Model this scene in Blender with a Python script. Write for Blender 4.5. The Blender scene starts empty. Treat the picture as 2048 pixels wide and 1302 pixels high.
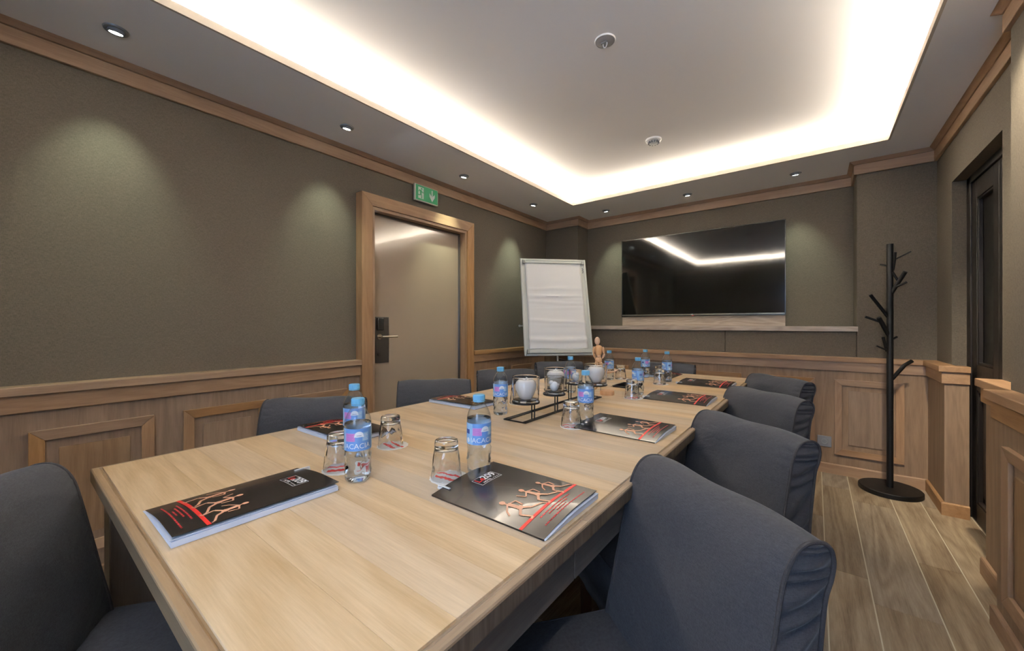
import bpy, bmesh, math, random
from mathutils import Vector, Matrix
random.seed(7)
C = bpy.context.scene.collection
SC = bpy.context.scene
PI = math.pi

# ---------------------------------------------------------------- camera, world, light, exposure
cam = bpy.data.cameras.new('camera'); cam_o = bpy.data.objects.new('camera', cam); C.objects.link(cam_o)
cam.sensor_width = 36.0; cam.sensor_fit = 'HORIZONTAL'; cam.lens = 784.0 / 2048 * 36
cam.shift_y = -3.0 / 2048; cam.clip_start = 0.02
cam_o.location = (0, 0, 1.2); cam_o.rotation_euler = (PI / 2, 0, 0.658)
SC.camera = cam_o
SC.view_settings.view_transform = 'Standard'; SC.view_settings.look = 'None'
SC.view_settings.gamma = 1.0; SC.view_settings.use_curve_mapping = False
SC.view_settings.exposure = 0.95
SC.cycles.use_denoising = True
SC.cycles.max_bounces = 10; SC.cycles.diffuse_bounces = 6; SC.cycles.transmission_bounces = 10
SC.cycles.glossy_bounces = 4; SC.cycles.transparent_max_bounces = 16
SC.cycles.sample_clamp_indirect = 6.0; SC.cycles.blur_glossy = 0.5
w = bpy.data.worlds.new('world'); SC.world = w; w.use_nodes = True
w.node_tree.nodes['Background'].inputs[0].default_value = (0.50, 0.68, 1.0, 1)
w.node_tree.nodes['Background'].inputs[1].default_value = 8.5      # cool fill light, entering by the added window behind the camera

def area(name, loc, rot, sx, sy, power, col, portal=False):
    l = bpy.data.lights.new(name, 'AREA'); l.shape = 'RECTANGLE'; l.size = sx; l.size_y = sy
    l.energy = power; l.color = col
    if portal: l.cycles.is_portal = True
    o = bpy.data.objects.new(name, l); C.objects.link(o); o.location = loc; o.rotation_euler = rot
    return o
WARM = (1.0, 0.87, 0.72)
# LED strips lying in the cove trough, shining up (cove opening x -2.07..0.405, y -0.60..3.75)
CX0, CX1, CY0, CY1 = -2.07, 0.405, -0.60, 3.75
LEDW = 36.0
TR = 0.09
for nm, loc, sx, sy in (('cove_strip', (CX0 - TR, (CY0 + CY1) / 2, 2.512), 0.03, CY1 - CY0 + .1),
                        ('cove_strip', (CX1 + TR, (CY0 + CY1) / 2, 2.512), 0.03, CY1 - CY0 + .1),
                        ('cove_strip', ((CX0 + CX1) / 2, CY0 - TR, 2.512), CX1 - CX0 + .1, 0.03),
                        ('cove_strip', ((CX0 + CX1) / 2, CY1 + TR, 2.512), CX1 - CX0 + .1, 0.03)):
    area(nm, loc, (PI, 0, 0), sx, sy, LEDW * max(sx, sy), WARM)
area('fill_window_portal', (0.06, -1.235, 1.55), (PI / 2, 0, PI), 0.9, 1.45, 1.0, (1, 1, 1), True)  # portal for the cool fill through the added window
SPOT_W = 19.0

# ---------------------------------------------------------------- helpers
def s2l(*c):
    r = []
    for v in c:
        v = v / 255.0
        r.append(v / 12.92 if v <= 0.04045 else ((v + 0.055) / 1.055) ** 2.4)
    return (r[0], r[1], r[2], 1.0)

class MB:
    def __init__(s): s.v = []; s.f = []; s.m = []; s.cur = 0
    def add(s, vs, fs):
        b = len(s.v); s.v += [tuple(v) for v in vs]
        s.f += [tuple(i + b for i in f) for f in fs]; s.m += [s.cur] * len(fs)
    def box(s, x0, x1, y0, y1, z0, z1):
        s.add([(x0,y0,z0),(x1,y0,z0),(x1,y1,z0),(x0,y1,z0),(x0,y0,z1),(x1,y0,z1),(x1,y1,z1),(x0,y1,z1)],
              [(0,3,2,1),(4,5,6,7),(0,1,5,4),(1,2,6,5),(2,3,7,6),(3,0,4,7)])
    def tube(s, p0, p1, r0, r1=None, n=12, cap=True):
        p0 = Vector(p0); p1 = Vector(p1); r1 = r0 if r1 is None else r1
        d = (p1 - p0).normalized(); a = d.orthogonal().normalized(); b = d.cross(a)
        vs = []
        for p, r in ((p0, r0), (p1, r1)):
            for i in range(n):
                t = 2 * PI * i / n; vs.append(p + (a * math.cos(t) + b * math.sin(t)) * r)
        fs = [(i, (i + 1) % n, n + (i + 1) % n, n + i) for i in range(n)]
        if cap: fs += [tuple(range(n - 1, -1, -1)), tuple(range(n, 2 * n))]
        s.add(vs, fs)
    def path(s, pts, r, n=8):
        for a, b in zip(pts[:-1], pts[1:]): s.tube(a, b, r, n=n)
        for p in pts[1:-1]: s.ball(p, (r, r, r), 6, 8)
    def ball(s, c, r, nu=10, nv=14, M=None):
        vs = [(0, 0, 1)]; 
        for i in range(1, nu):
            a = PI * i / nu
            for j in range(nv):
                t = 2 * PI * j / nv; vs.append((math.sin(a) * math.cos(t), math.sin(a) * math.sin(t), math.cos(a)))
        vs.append((0, 0, -1)); L = len(vs) - 1; fs = []
        for j in range(nv): fs.append((0, 1 + j, 1 + (j + 1) % nv))
        for i in range(nu - 2):
            for j in range(nv):
                a = 1 + i * nv + j; b = 1 + i * nv + (j + 1) % nv; fs.append((a, a + nv, b + nv, b))
        o = 1 + (nu - 2) * nv
        for j in range(nv): fs.append((L, o + (j + 1) % nv, o + j))
        out = []
        for v in vs:
            q = Vector((v[0] * r[0], v[1] * r[1], v[2] * r[2]))
            if M: q = M @ q
            out.append(q + Vector(c))
        s.add(out, fs)
    def lathe(s, prof, n=32, fn=None, c=(0, 0, 0)):
        m = len(prof); vs = []
        for k, (r, z) in enumerate(prof):
            for i in range(n):
                t = 2 * PI * i / n; rr = fn(r, z, t, k) if fn else r
                vs.append((c[0] + rr * math.cos(t), c[1] + rr * math.sin(t), c[2] + z))
        fs = []
        for k in range(m - 1):
            for i in range(n):
                j = (i + 1) % n; fs.append((k * n + i, k * n + j, (k + 1) * n + j, (k + 1) * n + i))
        s.add(vs, fs)
    def disc(s, c, r, z0, z1, n=32, ang=0):
        s.tube((c[0], c[1], z0), (c[0], c[1], z1), r, n=n)
    def poly(s, pts, z=None):   # flat polygon
        s.add(pts, [tuple(range(len(pts)))])
    def build(s, name, mats, parent=None, loc=(0, 0, 0), smooth=False, bevel=0, weld=False, seg=2, rot=0):
        me = bpy.data.meshes.new(name); me.from_pydata(s.v, [], s.f)
        if not isinstance(mats, (list, tuple)): mats = [mats]
        for m in mats: me.materials.append(m)
        if len(mats) > 1: me.polygons.foreach_set('material_index', s.m)
        if weld:
            bm = bmesh.new(); bm.from_mesh(me); bmesh.ops.remove_doubles(bm, verts=bm.verts, dist=1e-5)
            bmesh.ops.recalc_face_normals(bm, faces=bm.faces)
            if bm.calc_volume(signed=True) < 0: bmesh.ops.reverse_faces(bm, faces=bm.faces)
            bm.to_mesh(me); bm.free()
        if smooth:
            me.polygons.foreach_set('use_smooth', [True] * len(me.polygons))
            try: me.set_sharp_from_angle(angle=math.radians(smooth if smooth is not True else 40))
            except Exception: pass
        me.update()
        o = bpy.data.objects.new(name, me); C.objects.link(o); o.location = loc; o.rotation_euler = (0, 0, rot)
        if parent: o.parent = parent
        if bevel:
            b = o.modifiers.new('bevel', 'BEVEL'); b.width = bevel; b.segments = seg; b.limit_method = 'ANGLE'
            b.harden_normals = False
            me.polygons.foreach_set('use_smooth', [True] * len(me.polygons))
            try: me.set_sharp_from_angle(angle=math.radians(50))
            except Exception: pass
        return o

def tag(o, label=None, cat=None, group=None, kind=None):
    if label: o['label'] = label
    if cat: o['category'] = cat
    if group: o['group'] = group
    if kind: o['kind'] = kind
    return o
def thing(name, label, cat, loc=(0, 0, 0), rz=0, group=None):
    o = bpy.data.objects.new(name, None); C.objects.link(o); o.empty_display_size = 0.05
    o.location = loc; o.rotation_euler = (0, 0, rz)
    return tag(o, label, cat, group)
def kids(o): return [c for c in bpy.data.objects if c.parent == o]
def copy_tree(o, label=None, loc=None, rz=None, parent=None):
    c = o.copy(); C.objects.link(c)
    if parent: c.parent = parent
    if loc is not None: c.location = loc
    if rz is not None: c.rotation_euler = (0, 0, rz)
    if label: c['label'] = label
    for ch in kids(o): copy_tree(ch, parent=c)
    return c
def box(name, mat, x0, x1, y0, y1, z0, z1, parent=None, bevel=0, **k):
    b = MB(); b.box(x0, x1, y0, y1, z0, z1); return b.build(name, mat, parent, bevel=bevel, **k)
def sweep(prof, pts, closed_prof=True, prev=None, nxt=None):
    """profile (d out to the left of the path, z) along plan points with mitred corners"""
    P = [Vector((p[0], p[1])) for p in pts]
    full = ([Vector(prev)] if prev else []) + P + ([Vector(nxt)] if nxt else [])
    off = 1 if prev else 0
    ms = []
    for i in range(len(P)):
        k = i + off; ns = []
        if k > 0: d = (full[k] - full[k - 1]).normalized(); ns.append(Vector((-d.y, d.x)))
        if k < len(full) - 1: d = (full[k + 1] - full[k]).normalized(); ns.append(Vector((-d.y, d.x)))
        if len(ns) == 2:
            m = (ns[0] + ns[1]); m = m / max(1e-6, m.dot(ns[0]))
        else: m = ns[0]
        ms.append(m)
    b = MB(); n = len(prof); vs = []
    for p, m in zip(P, ms):
        for d, z in prof: q = p + m * d; vs.append((q.x, q.y, z))
    fs = []
    for i in range(len(P) - 1):
        for j in range(n if closed_prof else n - 1):
            k = (j + 1) % n; fs.append((i * n + j, (i + 1) * n + j, (i + 1) * n + k, i * n + k))
    if closed_prof:
        fs.append(tuple(range(n))); L = (len(P) - 1) * n; fs.append(tuple(range(L + n - 1, L - 1, -1)))
    b.add(vs, fs); return b
def text_mesh(t, size, weight=0.0, shear=0.0):
    cu = bpy.data.curves.new('txt', 'FONT'); cu.body = t; cu.size = size; cu.align_x = 'CENTER'; cu.align_y = 'CENTER'
    cu.offset = weight; cu.resolution_u = 3; cu.shear = shear
    o = bpy.data.objects.new('txt', cu); C.objects.link(o)
    dg = bpy.context.evaluated_depsgraph_get(); me = bpy.data.meshes.new_from_object(o.evaluated_get(dg))
    vs = [tuple(v.co) for v in me.vertices]; fs = [tuple(p.vertices) for p in me.polygons]
    bpy.data.objects.remove(o); bpy.data.meshes.remove(me); bpy.data.curves.remove(cu)
    return vs, fs

# ---------------------------------------------------------------- materials
def new_mat(name):
    m = bpy.data.materials.new(name); m.use_nodes = True
    return m, m.node_tree.nodes, m.node_tree.links, m.node_tree.nodes['Principled BSDF']
def plain(name, col, rough=0.5, metal=0.0, spec=0.5, **k):
    m, N, L, P = new_mat(name); P.inputs['Base Color'].default_value = col
    P.inputs['Roughness'].default_value = rough; P.inputs['Metallic'].default_value = metal
    P.inputs['Specular IOR Level'].default_value = spec
    if 'coat' in k: P.inputs['Coat Weight'].default_value = k['coat']
    # faint procedural unevenness
    tc = N.new('ShaderNodeTexCoord'); n = N.new('ShaderNodeTexNoise'); n.inputs['Scale'].default_value = k.get('ns', 40)
    n.inputs['Detail'].default_value = 3
    L.new(tc.outputs['Object'], n.inputs['Vector'])
    mr = N.new('ShaderNodeMapRange'); mr.inputs[3].default_value = max(0, rough - 0.04); mr.inputs[4].default_value = min(1, rough + 0.04)
    L.new(n.outputs['Fac'], mr.inputs[0]); L.new(mr.outputs[0], P.inputs['Roughness'])
    if k.get('bump'):
        b = N.new('ShaderNodeBump'); b.inputs['Strength'].default_value = k['bump']; b.inputs['Distance'].default_value = 0.001
        L.new(n.outputs['Fac'], b.inputs['Height']); L.new(b.outputs[0], P.inputs['Normal'])
    return m
def emit(name, col, strength):
    m, N, L, P = new_mat(name); P.inputs['Base Color'].default_value = (0.8, 0.8, 0.8, 1)
    P.inputs['Emission Color'].default_value = col; P.inputs['Emission Strength'].default_value = strength
    return m
def wood(name, light, dark, axis='Z', rough=0.5, fine=260.0, broad=5.0, contrast=1.0, rand=0.12, stretch=0.05, spec=0.3, hue_alt=None):
    m, N, L, P = new_mat(name)
    tc = N.new('ShaderNodeTexCoord'); oi = N.new('ShaderNodeObjectInfo')
    cm = N.new('ShaderNodeCombineXYZ'); mul = N.new('ShaderNodeMath'); mul.operation = 'MULTIPLY'; mul.inputs[1].default_value = 37.0
    L.new(oi.outputs['Random'], mul.inputs[0])
    for i in range(3): L.new(mul.outputs[0], cm.inputs[i])
    add = N.new('ShaderNodeVectorMath'); add.operation = 'ADD'; L.new(tc.outputs['Object'], add.inputs[0]); L.new(cm.outputs[0], add.inputs[1])
    mp = N.new('ShaderNodeMapping'); sc = [1, 1, 1]; sc['XYZ'.index(axis)] = stretch
    mp.inputs['Scale'].default_value = sc; L.new(add.outputs[0], mp.inputs['Vector'])
    n1 = N.new('ShaderNodeTexNoise'); n1.inputs['Scale'].default_value = fine; n1.inputs['Detail'].default_value = 4; n1.inputs['Roughness'].default_value = .6
    n2 = N.new('ShaderNodeTexNoise'); n2.inputs['Scale'].default_value = broad * 4; n2.inputs['Detail'].default_value = 5; n2.inputs['Distortion'].default_value = 1.2
    mp2 = N.new('ShaderNodeMapping'); sc2 = [1, 1, 1]; sc2['XYZ'.index(axis)] = 0.16; mp2.inputs['Scale'].default_value = sc2
    L.new(add.outputs[0], mp2.inputs['Vector'])
    n3 = N.new('ShaderNodeTexNoise'); n3.inputs['Scale'].default_value = broad; n3.inputs['Detail'].default_value = 2; n3.inputs['Distortion'].default_value = .6
    wv = N.new('ShaderNodeMath'); wv.operation = 'MULTIPLY'; wv.inputs[1].default_value = 60.0
    L.new(n3.outputs['Fac'], wv.inputs[0]); sn = N.new('ShaderNodeMath'); sn.operation = 'SINE'; L.new(wv.outputs[0], sn.inputs[0])
    L.new(mp.outputs[0], n1.inputs['Vector']); L.new(mp.outputs[0], n2.inputs['Vector']); L.new(mp2.outputs[0], n3.inputs['Vector'])
    # combine
    a1 = N.new('ShaderNodeMath'); a1.operation = 'MULTIPLY_ADD'; L.new(sn.outputs[0], a1.inputs[0]); a1.inputs[1].default_value = 0.10 * contrast; L.new(n2.outputs['Fac'], a1.inputs[2])
    a2 = N.new('ShaderNodeMath'); a2.operation = 'MULTIPLY_ADD'; L.new(n1.outputs['Fac'], a2.inputs[0]); a2.inputs[1].default_value = 0.7; L.new(a1.outputs[0], a2.inputs[2])
    mr = N.new('ShaderNodeMapRange'); mr.inputs[1].default_value = 0.85 - .45 / contrast; mr.inputs[2].default_value = 0.85 + .45 / contrast
    L.new(a2.outputs[0], mr.inputs[0])
    mix = N.new('ShaderNodeMix'); mix.data_type = 'RGBA'; L.new(mr.outputs[0], mix.inputs[0])
    mix.inputs[6].default_value = dark; mix.inputs[7].default_value = light
    hsv = N.new('ShaderNodeHueSaturation'); L.new(mix.outputs[2], hsv.inputs['Color'])
    vr = N.new('ShaderNodeMapRange'); vr.inputs[3].default_value = 1 - rand; vr.inputs[4].default_value = 1 + rand
    L.new(oi.outputs['Random'], vr.inputs[0]); L.new(vr.outputs[0], hsv.inputs['Value'])
    mm = N.new('ShaderNodeMath'); mm.operation = 'MULTIPLY'; mm.inputs[1].default_value = 7.31; L.new(oi.outputs['Random'], mm.inputs[0])
    fr = N.new('ShaderNodeMath'); fr.operation = 'FRACT'; L.new(mm.outputs[0], fr.inputs[0])
    vs = N.new('ShaderNodeMapRange'); vs.inputs[3].default_value = 0.82; vs.inputs[4].default_value = 1.16; L.new(fr.outputs[0], vs.inputs[0]); L.new(vs.outputs[0], hsv.inputs['Saturation'])
    L.new(hsv.outputs[0], P.inputs['Base Color'])
    P.inputs['Roughness'].default_value = rough; P.inputs['Specular IOR Level'].default_value = spec
    b = N.new('ShaderNodeBump'); b.inputs['Strength'].default_value = 0.25; b.inputs['Distance'].default_value = 0.0006
    L.new(n1.outputs['Fac'], b.inputs['Height']); L.new(b.outputs[0], P.inputs['Normal'])
    return m
def fabric(name, c1, c2, scale=500, rough=0.95, bump=0.4, blotch=6.0, sheen=0.0, wrinkle=0.0):
    m, N, L, P = new_mat(name)
    tc = N.new('ShaderNodeTexCoord')
    outs = []
    for sc in ((1, 1, .18), (.18, .18, 1)):
        mp = N.new('ShaderNodeMapping'); mp.inputs['Scale'].default_value = sc; L.new(tc.outputs['Object'], mp.inputs['Vector'])
        n = N.new('ShaderNodeTexNoise'); n.inputs['Scale'].default_value = scale; n.inputs['Detail'].default_value = 2
        L.new(mp.outputs[0], n.inputs['Vector']); outs.append(n)
    ad = N.new('ShaderNodeMath'); ad.operation = 'ADD'; L.new(outs[0].outputs['Fac'], ad.inputs[0]); L.new(outs[1].outputs['Fac'], ad.inputs[1])
    mr = N.new('ShaderNodeMapRange'); mr.inputs[1].default_value = .7; mr.inputs[2].default_value = 1.3; L.new(ad.outputs[0], mr.inputs[0])
    mix = N.new('ShaderNodeMix'); mix.data_type = 'RGBA'; L.new(mr.outputs[0], mix.inputs[0]); mix.inputs[6].default_value = c1; mix.inputs[7].default_value = c2
    L.new(mix.outputs[2], P.inputs['Base Color']); P.inputs['Roughness'].default_value = rough; P.inputs['Specular IOR Level'].default_value = 0.15
    if sheen: P.inputs['Sheen Weight'].default_value = sheen; P.inputs['Sheen Roughness'].default_value = .4
    b = N.new('ShaderNodeBump'); b.inputs['Strength'].default_value = bump; b.inputs['Distance'].default_value = 0.0008
    L.new(ad.outputs[0], b.inputs['Height'])
    if wrinkle:
        mp = N.new('ShaderNodeMapping'); mp.inputs['Scale'].default_value = (1.0, 1.0, 1.6); L.new(tc.outputs['Object'], mp.inputs['Vector'])
        n = N.new('ShaderNodeTexNoise'); n.inputs['Scale'].default_value = 5.5; n.inputs['Detail'].default_value = 3; n.inputs['Distortion'].default_value = 1.0
        L.new(mp.outputs[0], n.inputs['Vector'])
        b2 = N.new('ShaderNodeBump'); b2.inputs['Strength'].default_value = wrinkle; b2.inputs['Distance'].default_value = 0.02
        L.new(n.outputs['Fac'], b2.inputs['Height']); L.new(b2.outputs[0], b.inputs['Normal'])
    L.new(b.outputs[0], P.inputs['Normal'])
    return m
def glass(name, col=(1, 1, 1, 1), ior=1.5, rough=0.0):
    m, N, L, P = new_mat(name); P.inputs['Base Color'].default_value = col; P.inputs['Transmission Weight'].default_value = 1
    P.inputs['IOR'].default_value = ior; P.inputs['Roughness'].default_value = rough
    return m
def thin(name, col=(0.93, 0.97, 1.0, 1), bump=0):
    m, N, L, P = new_mat(name); N.remove(P)
    t = N.new('ShaderNodeBsdfTransparent'); t.inputs[0].default_value = col
    g = N.new('ShaderNodeBsdfGlossy'); g.inputs['Roughness'].default_value = 0.03
    lw0 = N.new('ShaderNodeLayerWeight'); lw1 = N.new('ShaderNodeMath'); lw1.operation = 'POWER'; lw1.inputs[1].default_value = 2.6; L.new(lw0.outputs['Facing'], lw1.inputs[0]); lw = N.new('ShaderNodeMath'); lw.operation = 'MULTIPLY_ADD'; lw.inputs[1].default_value = .85; lw.inputs[2].default_value = .04; L.new(lw1.outputs[0], lw.inputs[0])
    mx = N.new('ShaderNodeMixShader'); L.new(lw.outputs[0], mx.inputs[0]); L.new(t.outputs[0], mx.inputs[1]); L.new(g.outputs[0], mx.inputs[2])
    L.new(mx.outputs[0], N['Material Output'].inputs[0])
    return m

M_ceil = plain('ceiling_paint', (0.88, 0.875, 0.86, 1), 0.9, spec=.1)
M_lip = plain('cove_lip_paint', (0.50, 0.44, 0.36, 1), 0.8)
M_wall = fabric('wall_fabric', s2l(78, 72, 64), s2l(98, 92, 81), 520, bump=.25)
OL, OD = s2l(152, 127, 101), s2l(118, 94, 72)
M_oak_v = wood('oak_vertical', OL, OD, 'Z', rand=.04)
M_oak_x = wood('oak_along_x', OL, OD, 'X', rand=.05)
M_oak_y = wood('oak_along_y', OL, OD, 'Y', rand=.05)
OLl, ODl = s2l(170, 137, 104), s2l(133, 102, 75)
M_oakl_v = wood('oak_trim_vertical', OLl, ODl, 'Z', rand=.05)
M_oakl_x = wood('oak_trim_along_x', OLl, ODl, 'X', rand=.05)
M_oakl_y = wood('oak_trim_along_y', OLl, ODl, 'Y', rand=.05)
M_ash_x = wood('ash_board', s2l(206, 190, 172), s2l(160, 142, 126), 'X', rand=.05, broad=7, contrast=1.3)
M_top_x = wood('table_oak_across', s2l(226, 201, 166), s2l(194, 166, 128), 'X', rough=.40, rand=.11, broad=3.2, contrast=1.3, spec=.4)
M_top_y = wood('table_oak_along', s2l(214, 184, 146), s2l(180, 150, 114), 'Y', rough=.45, rand=.05)
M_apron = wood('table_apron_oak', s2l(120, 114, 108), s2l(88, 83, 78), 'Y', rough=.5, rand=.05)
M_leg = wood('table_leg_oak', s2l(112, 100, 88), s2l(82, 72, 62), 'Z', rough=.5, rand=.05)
M_tile = wood('wood_look_tile', s2l(168, 153, 130), s2l(110, 94, 75), 'Y', rough=.42, fine=170, broad=3.6, contrast=1.3, rand=.10, stretch=.07, spec=.4)
M_grout = plain('grout', s2l(205, 200, 180), .85)
M_chair = fabric('slipcover_fabric', s2l(45, 47, 52), s2l(59, 61, 67), 700, bump=.35, sheen=.12, wrinkle=.30)
M_pipe = fabric('slipcover_piping', s2l(46, 46, 49), s2l(56, 56, 59), 800, bump=.2)
M_black = plain('black_lacquer', s2l(24, 20, 18), .45, spec=.3)
M_rack = plain('black_satin', s2l(12, 12, 12), .5, spec=.3)
M_wire = plain('black_iron', s2l(26, 25, 25), .5, metal=.3)
M_doorp = plain('door_laminate', s2l(168, 150, 130), .10, spec=1.0, ns=260, bump=.22, coat=.6)
M_steel = plain('brushed_steel', s2l(120, 117, 114), .35, metal=1)
M_chrome = plain('satin_nickel', s2l(205, 196, 180), .22, metal=1)
M_alu = plain('white_aluminium', s2l(208, 212, 206), .35, metal=.25)
M_clip = plain('grey_plastic', s2l(150, 154, 150), .4)
M_paper = plain('paper', s2l(249, 249, 246), .9, spec=.1)
M_pages = plain('folder_pages', s2l(214, 222, 236), .8)
M_white = plain('white_plastic', s2l(232, 232, 230), .4)
M_porc = plain('white_porcelain', s2l(248, 247, 246), .15, spec=.6, coat=.5)
M_tvs = plain('tv_screen', (0.004, 0.004, 0.004, 1), .07, spec=.7, ns=3)
M_tvb = plain('tv_bezel_black', (0.01, 0.01, 0.01, 1), .25)
M_tvg = plain('tv_bezel_grey', s2l(120, 116, 108), .35, metal=.6)
M_green = emit('exit_green', s2l(0, 120, 70), .08); M_green.node_tree.nodes['Principled BSDF'].inputs['Base Color'].default_value = s2l(0, 122, 72)
M_pict = plain('exit_white', s2l(225, 228, 222), .4)
M_cov = plain('folder_cover', s2l(34, 29, 28), .24, spec=.5, coat=.2, ns=60, bump=.05)
M_red = plain('print_red', s2l(238, 52, 48), .35)
M_dred = plain('print_dark_red', s2l(200, 50, 56), .35)
M_skin = plain('print_wood_figure', s2l(236, 178, 144), .35)
M_pw = plain('print_white', s2l(236, 238, 240), .35)
M_man = wood('mannequin_wood', s2l(226, 186, 148), s2l(198, 154, 114), 'Z', rough=.45, rand=0)
M_cap = plain('cap_blue', s2l(112, 182, 222), .4)
M_lab = plain('label_blue', s2l(106, 152, 214), .45)
M_lab2 = plain('label_pale_blue', s2l(150, 192, 226), .45)
M_pink = plain('label_pink', s2l(206, 140, 206), .45)
M_glass = glass('tumbler_glass', (0.98, 0.99, 0.99, 1), 1.5)
M_cup = glass('cup_glass', (0.99, 1, 0.995, 1), 1.42)
M_water = glass('water', (0.97, 0.985, 1, 1), 1.33)
M_pet = thin('clear_plastic')
M_pane = plain('dark_window_glass', s2l(20, 19, 17), .35, spec=.3)
M_lamp = emit('lamp_lens', (0.92, 1.0, 0.95, 1), 14.0)
M_rim = plain('downlight_rim', s2l(150, 155, 158), .4, metal=.4)
M_exit_t = plain('exit_case', s2l(214, 212, 196), .5)
M_sock = plain('socket_grey', s2l(140, 142, 145), .4, metal=.3)
M_brown = plain('chair_leg_brown', s2l(86, 52, 36), .45)

# ---------------------------------------------------------------- setting: walls, floor, ceiling
ZC = 2.48
NY = -1.2                                    # wall behind the camera
def wall(name, pts, z0, z1, t=.12, mat=None, prev=None, nxt=None):
    return tag(sweep([(0, z0), (0, z1), (-t, z1), (-t, z0)], pts, prev=prev, nxt=nxt).build(name, mat or M_wall), kind='structure')
# right wall (fabric): pier near the camera, step, door recess, pier at the corner
wr = wall('wall_right', [(.62, NY), (.62, 2.46), (.70, 2.46), (.70, 2.88)], 0, 2.52, t=.30)
wrb = wall('wall_right', [(.70, 3.745), (.70, 4.60)], 0, 2.52, t=.30)
wrb.parent = wr
hd = box('door_head', M_wall, .70, 1.0, 2.88, 3.745, 2.117, 2.52, wr)
# back wall: right column, recess above the ledge, left pier, flush lower part
wb = wall('wall_back', [(-2.80, 4.45), (.80, 4.45)][::-1], .9, 2.52)
sweep([(0, 0), (0, 2.52), (-.36, 2.52), (-.36, 0)], [(.72, 4.13), (.262, 4.13)]).build('column', M_wall, wb, bevel=.004)
sweep([(0, 0), (0, 2.52), (-.30, 2.52), (-.30, 0)], [(-2.25, 4.20), (-2.72, 4.20)]).build('pier', M_wall, wb, bevel=.004)
box('lower_fabric_panel', M_wall, -.666, .260, 4.13, 4.43, 0, 1.14, wb, bevel=.003)
box('lower_fabric_panel', M_wall, -2.25, -.670, 4.13, 4.43, 0, 1.14, wb, bevel=.003)
box('ledge', M_ash_x, -2.25, .268, 4.105, 4.45, 1.140, 1.179, wb, bevel=.0015)
# left wall with the door opening
DY0, DY1, DZ = 1.717, 2.683, 2.061
wl = wall('wall_left', [(-2.70, 4.60), (-2.70, DY1 + .04)], 0, 2.52)
for pts, a, b in (([(-2.70, DY0 - .04), (-2.70, NY)], 0, 2.52), ([(-2.70, DY1 + .04), (-2.70, DY0 - .04)], DZ + .03, 2.52)):
    o = sweep([(0, a), (0, b), (-.12, b), (-.12, a)], pts).build('wall_fabric', M_wall, wl)
# wall behind the camera; its unseen window is added to let in cool fill
WX0, WX1, WZ0, WZ1 = -.38, .50, .85, 2.25
wn = box('wall_near', M_wall, -2.82, WX0, NY - .1, NY, 0, 2.52); tag(wn, kind='structure')
box('wall_fabric', M_wall, WX1, .92, NY - .1, NY, 0, 2.52, wn)
box('wall_fabric', M_wall, WX0, WX1, NY - .1, NY, 0, WZ0, wn)
box('wall_fabric', M_wall, WX0, WX1, NY - .1, NY, WZ1, 2.52, wn)
wd = MB()
for a in ((WX0, WX0 + .05, WZ0, WZ1), (WX1 - .05, WX1, WZ0, WZ1), (WX0 + .05, WX1 - .05, WZ0, WZ0 + .05), (WX0 + .05, WX1 - .05, WZ1 - .05, WZ1), (.04, .08, WZ0 + .05, WZ1 - .05)):
    wd.box(a[0], a[1], NY - .06, NY + .01, a[2], a[3])
win = tag(wd.build('fill_window', M_black, bevel=.003), kind='structure')  # frame of the added window, out of view

# wainscot: panelling, cap, rail, skirting, cornice, swept along each wall
W = [(.57, NY), (.57, 2.40), (.645, 2.40), (.645, 2.86), (.75, 2.86)]
W2 = [(.75, 3.62), (.645, 3.62), (.645, 4.07)]
W3 = [(.645, 4.07), (-2.64, 4.07)]
def field(z1=.90): return [(0, 0), (0, z1), (-.05, z1), (-.05, 0)]
CAPP = [(-.06, .900), (.028, .900), (.030, .903), (.030, .934), (.028, .937), (-.06, .937)]
RAILP = [(-.02, .826), (.012, .826), (.014, .829), (.014, .900), (-.02, .900)]
BASEP = [(-.02, 0), (.016, 0), (.016, .074), (.012, .080), (-.02, .080)]
def wains(parent, pts, mats, prev=None, nxt=None, base=True):
    sweep(field(), pts, prev=prev, nxt=nxt).build('panelling', M_oak_v, parent)
    sweep(CAPP, pts, prev=prev, nxt=nxt).build('cap_rail', mats, parent)
    sweep(RAILP, pts, prev=prev, nxt=nxt).build('dado_rail', mats, parent)
    if base: sweep(BASEP, pts, prev=prev, nxt=nxt).build('baseboard', mats, parent)
wains(wr, W, M_oakl_y)
wains(wrb, W2, M_oakl_y, nxt=(-2.64, 4.07))
wains(wb, W3, M_oakl_x, prev=(.645, 3.62), nxt=(-2.64, NY))
wains(wl, [(-2.64, 4.07), (-2.64, 2.79)], M_oakl_y, prev=(.645, 4.07))
wains(wl, [(-2.64, 1.59), (-2.64, NY)], M_oakl_y)
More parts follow.
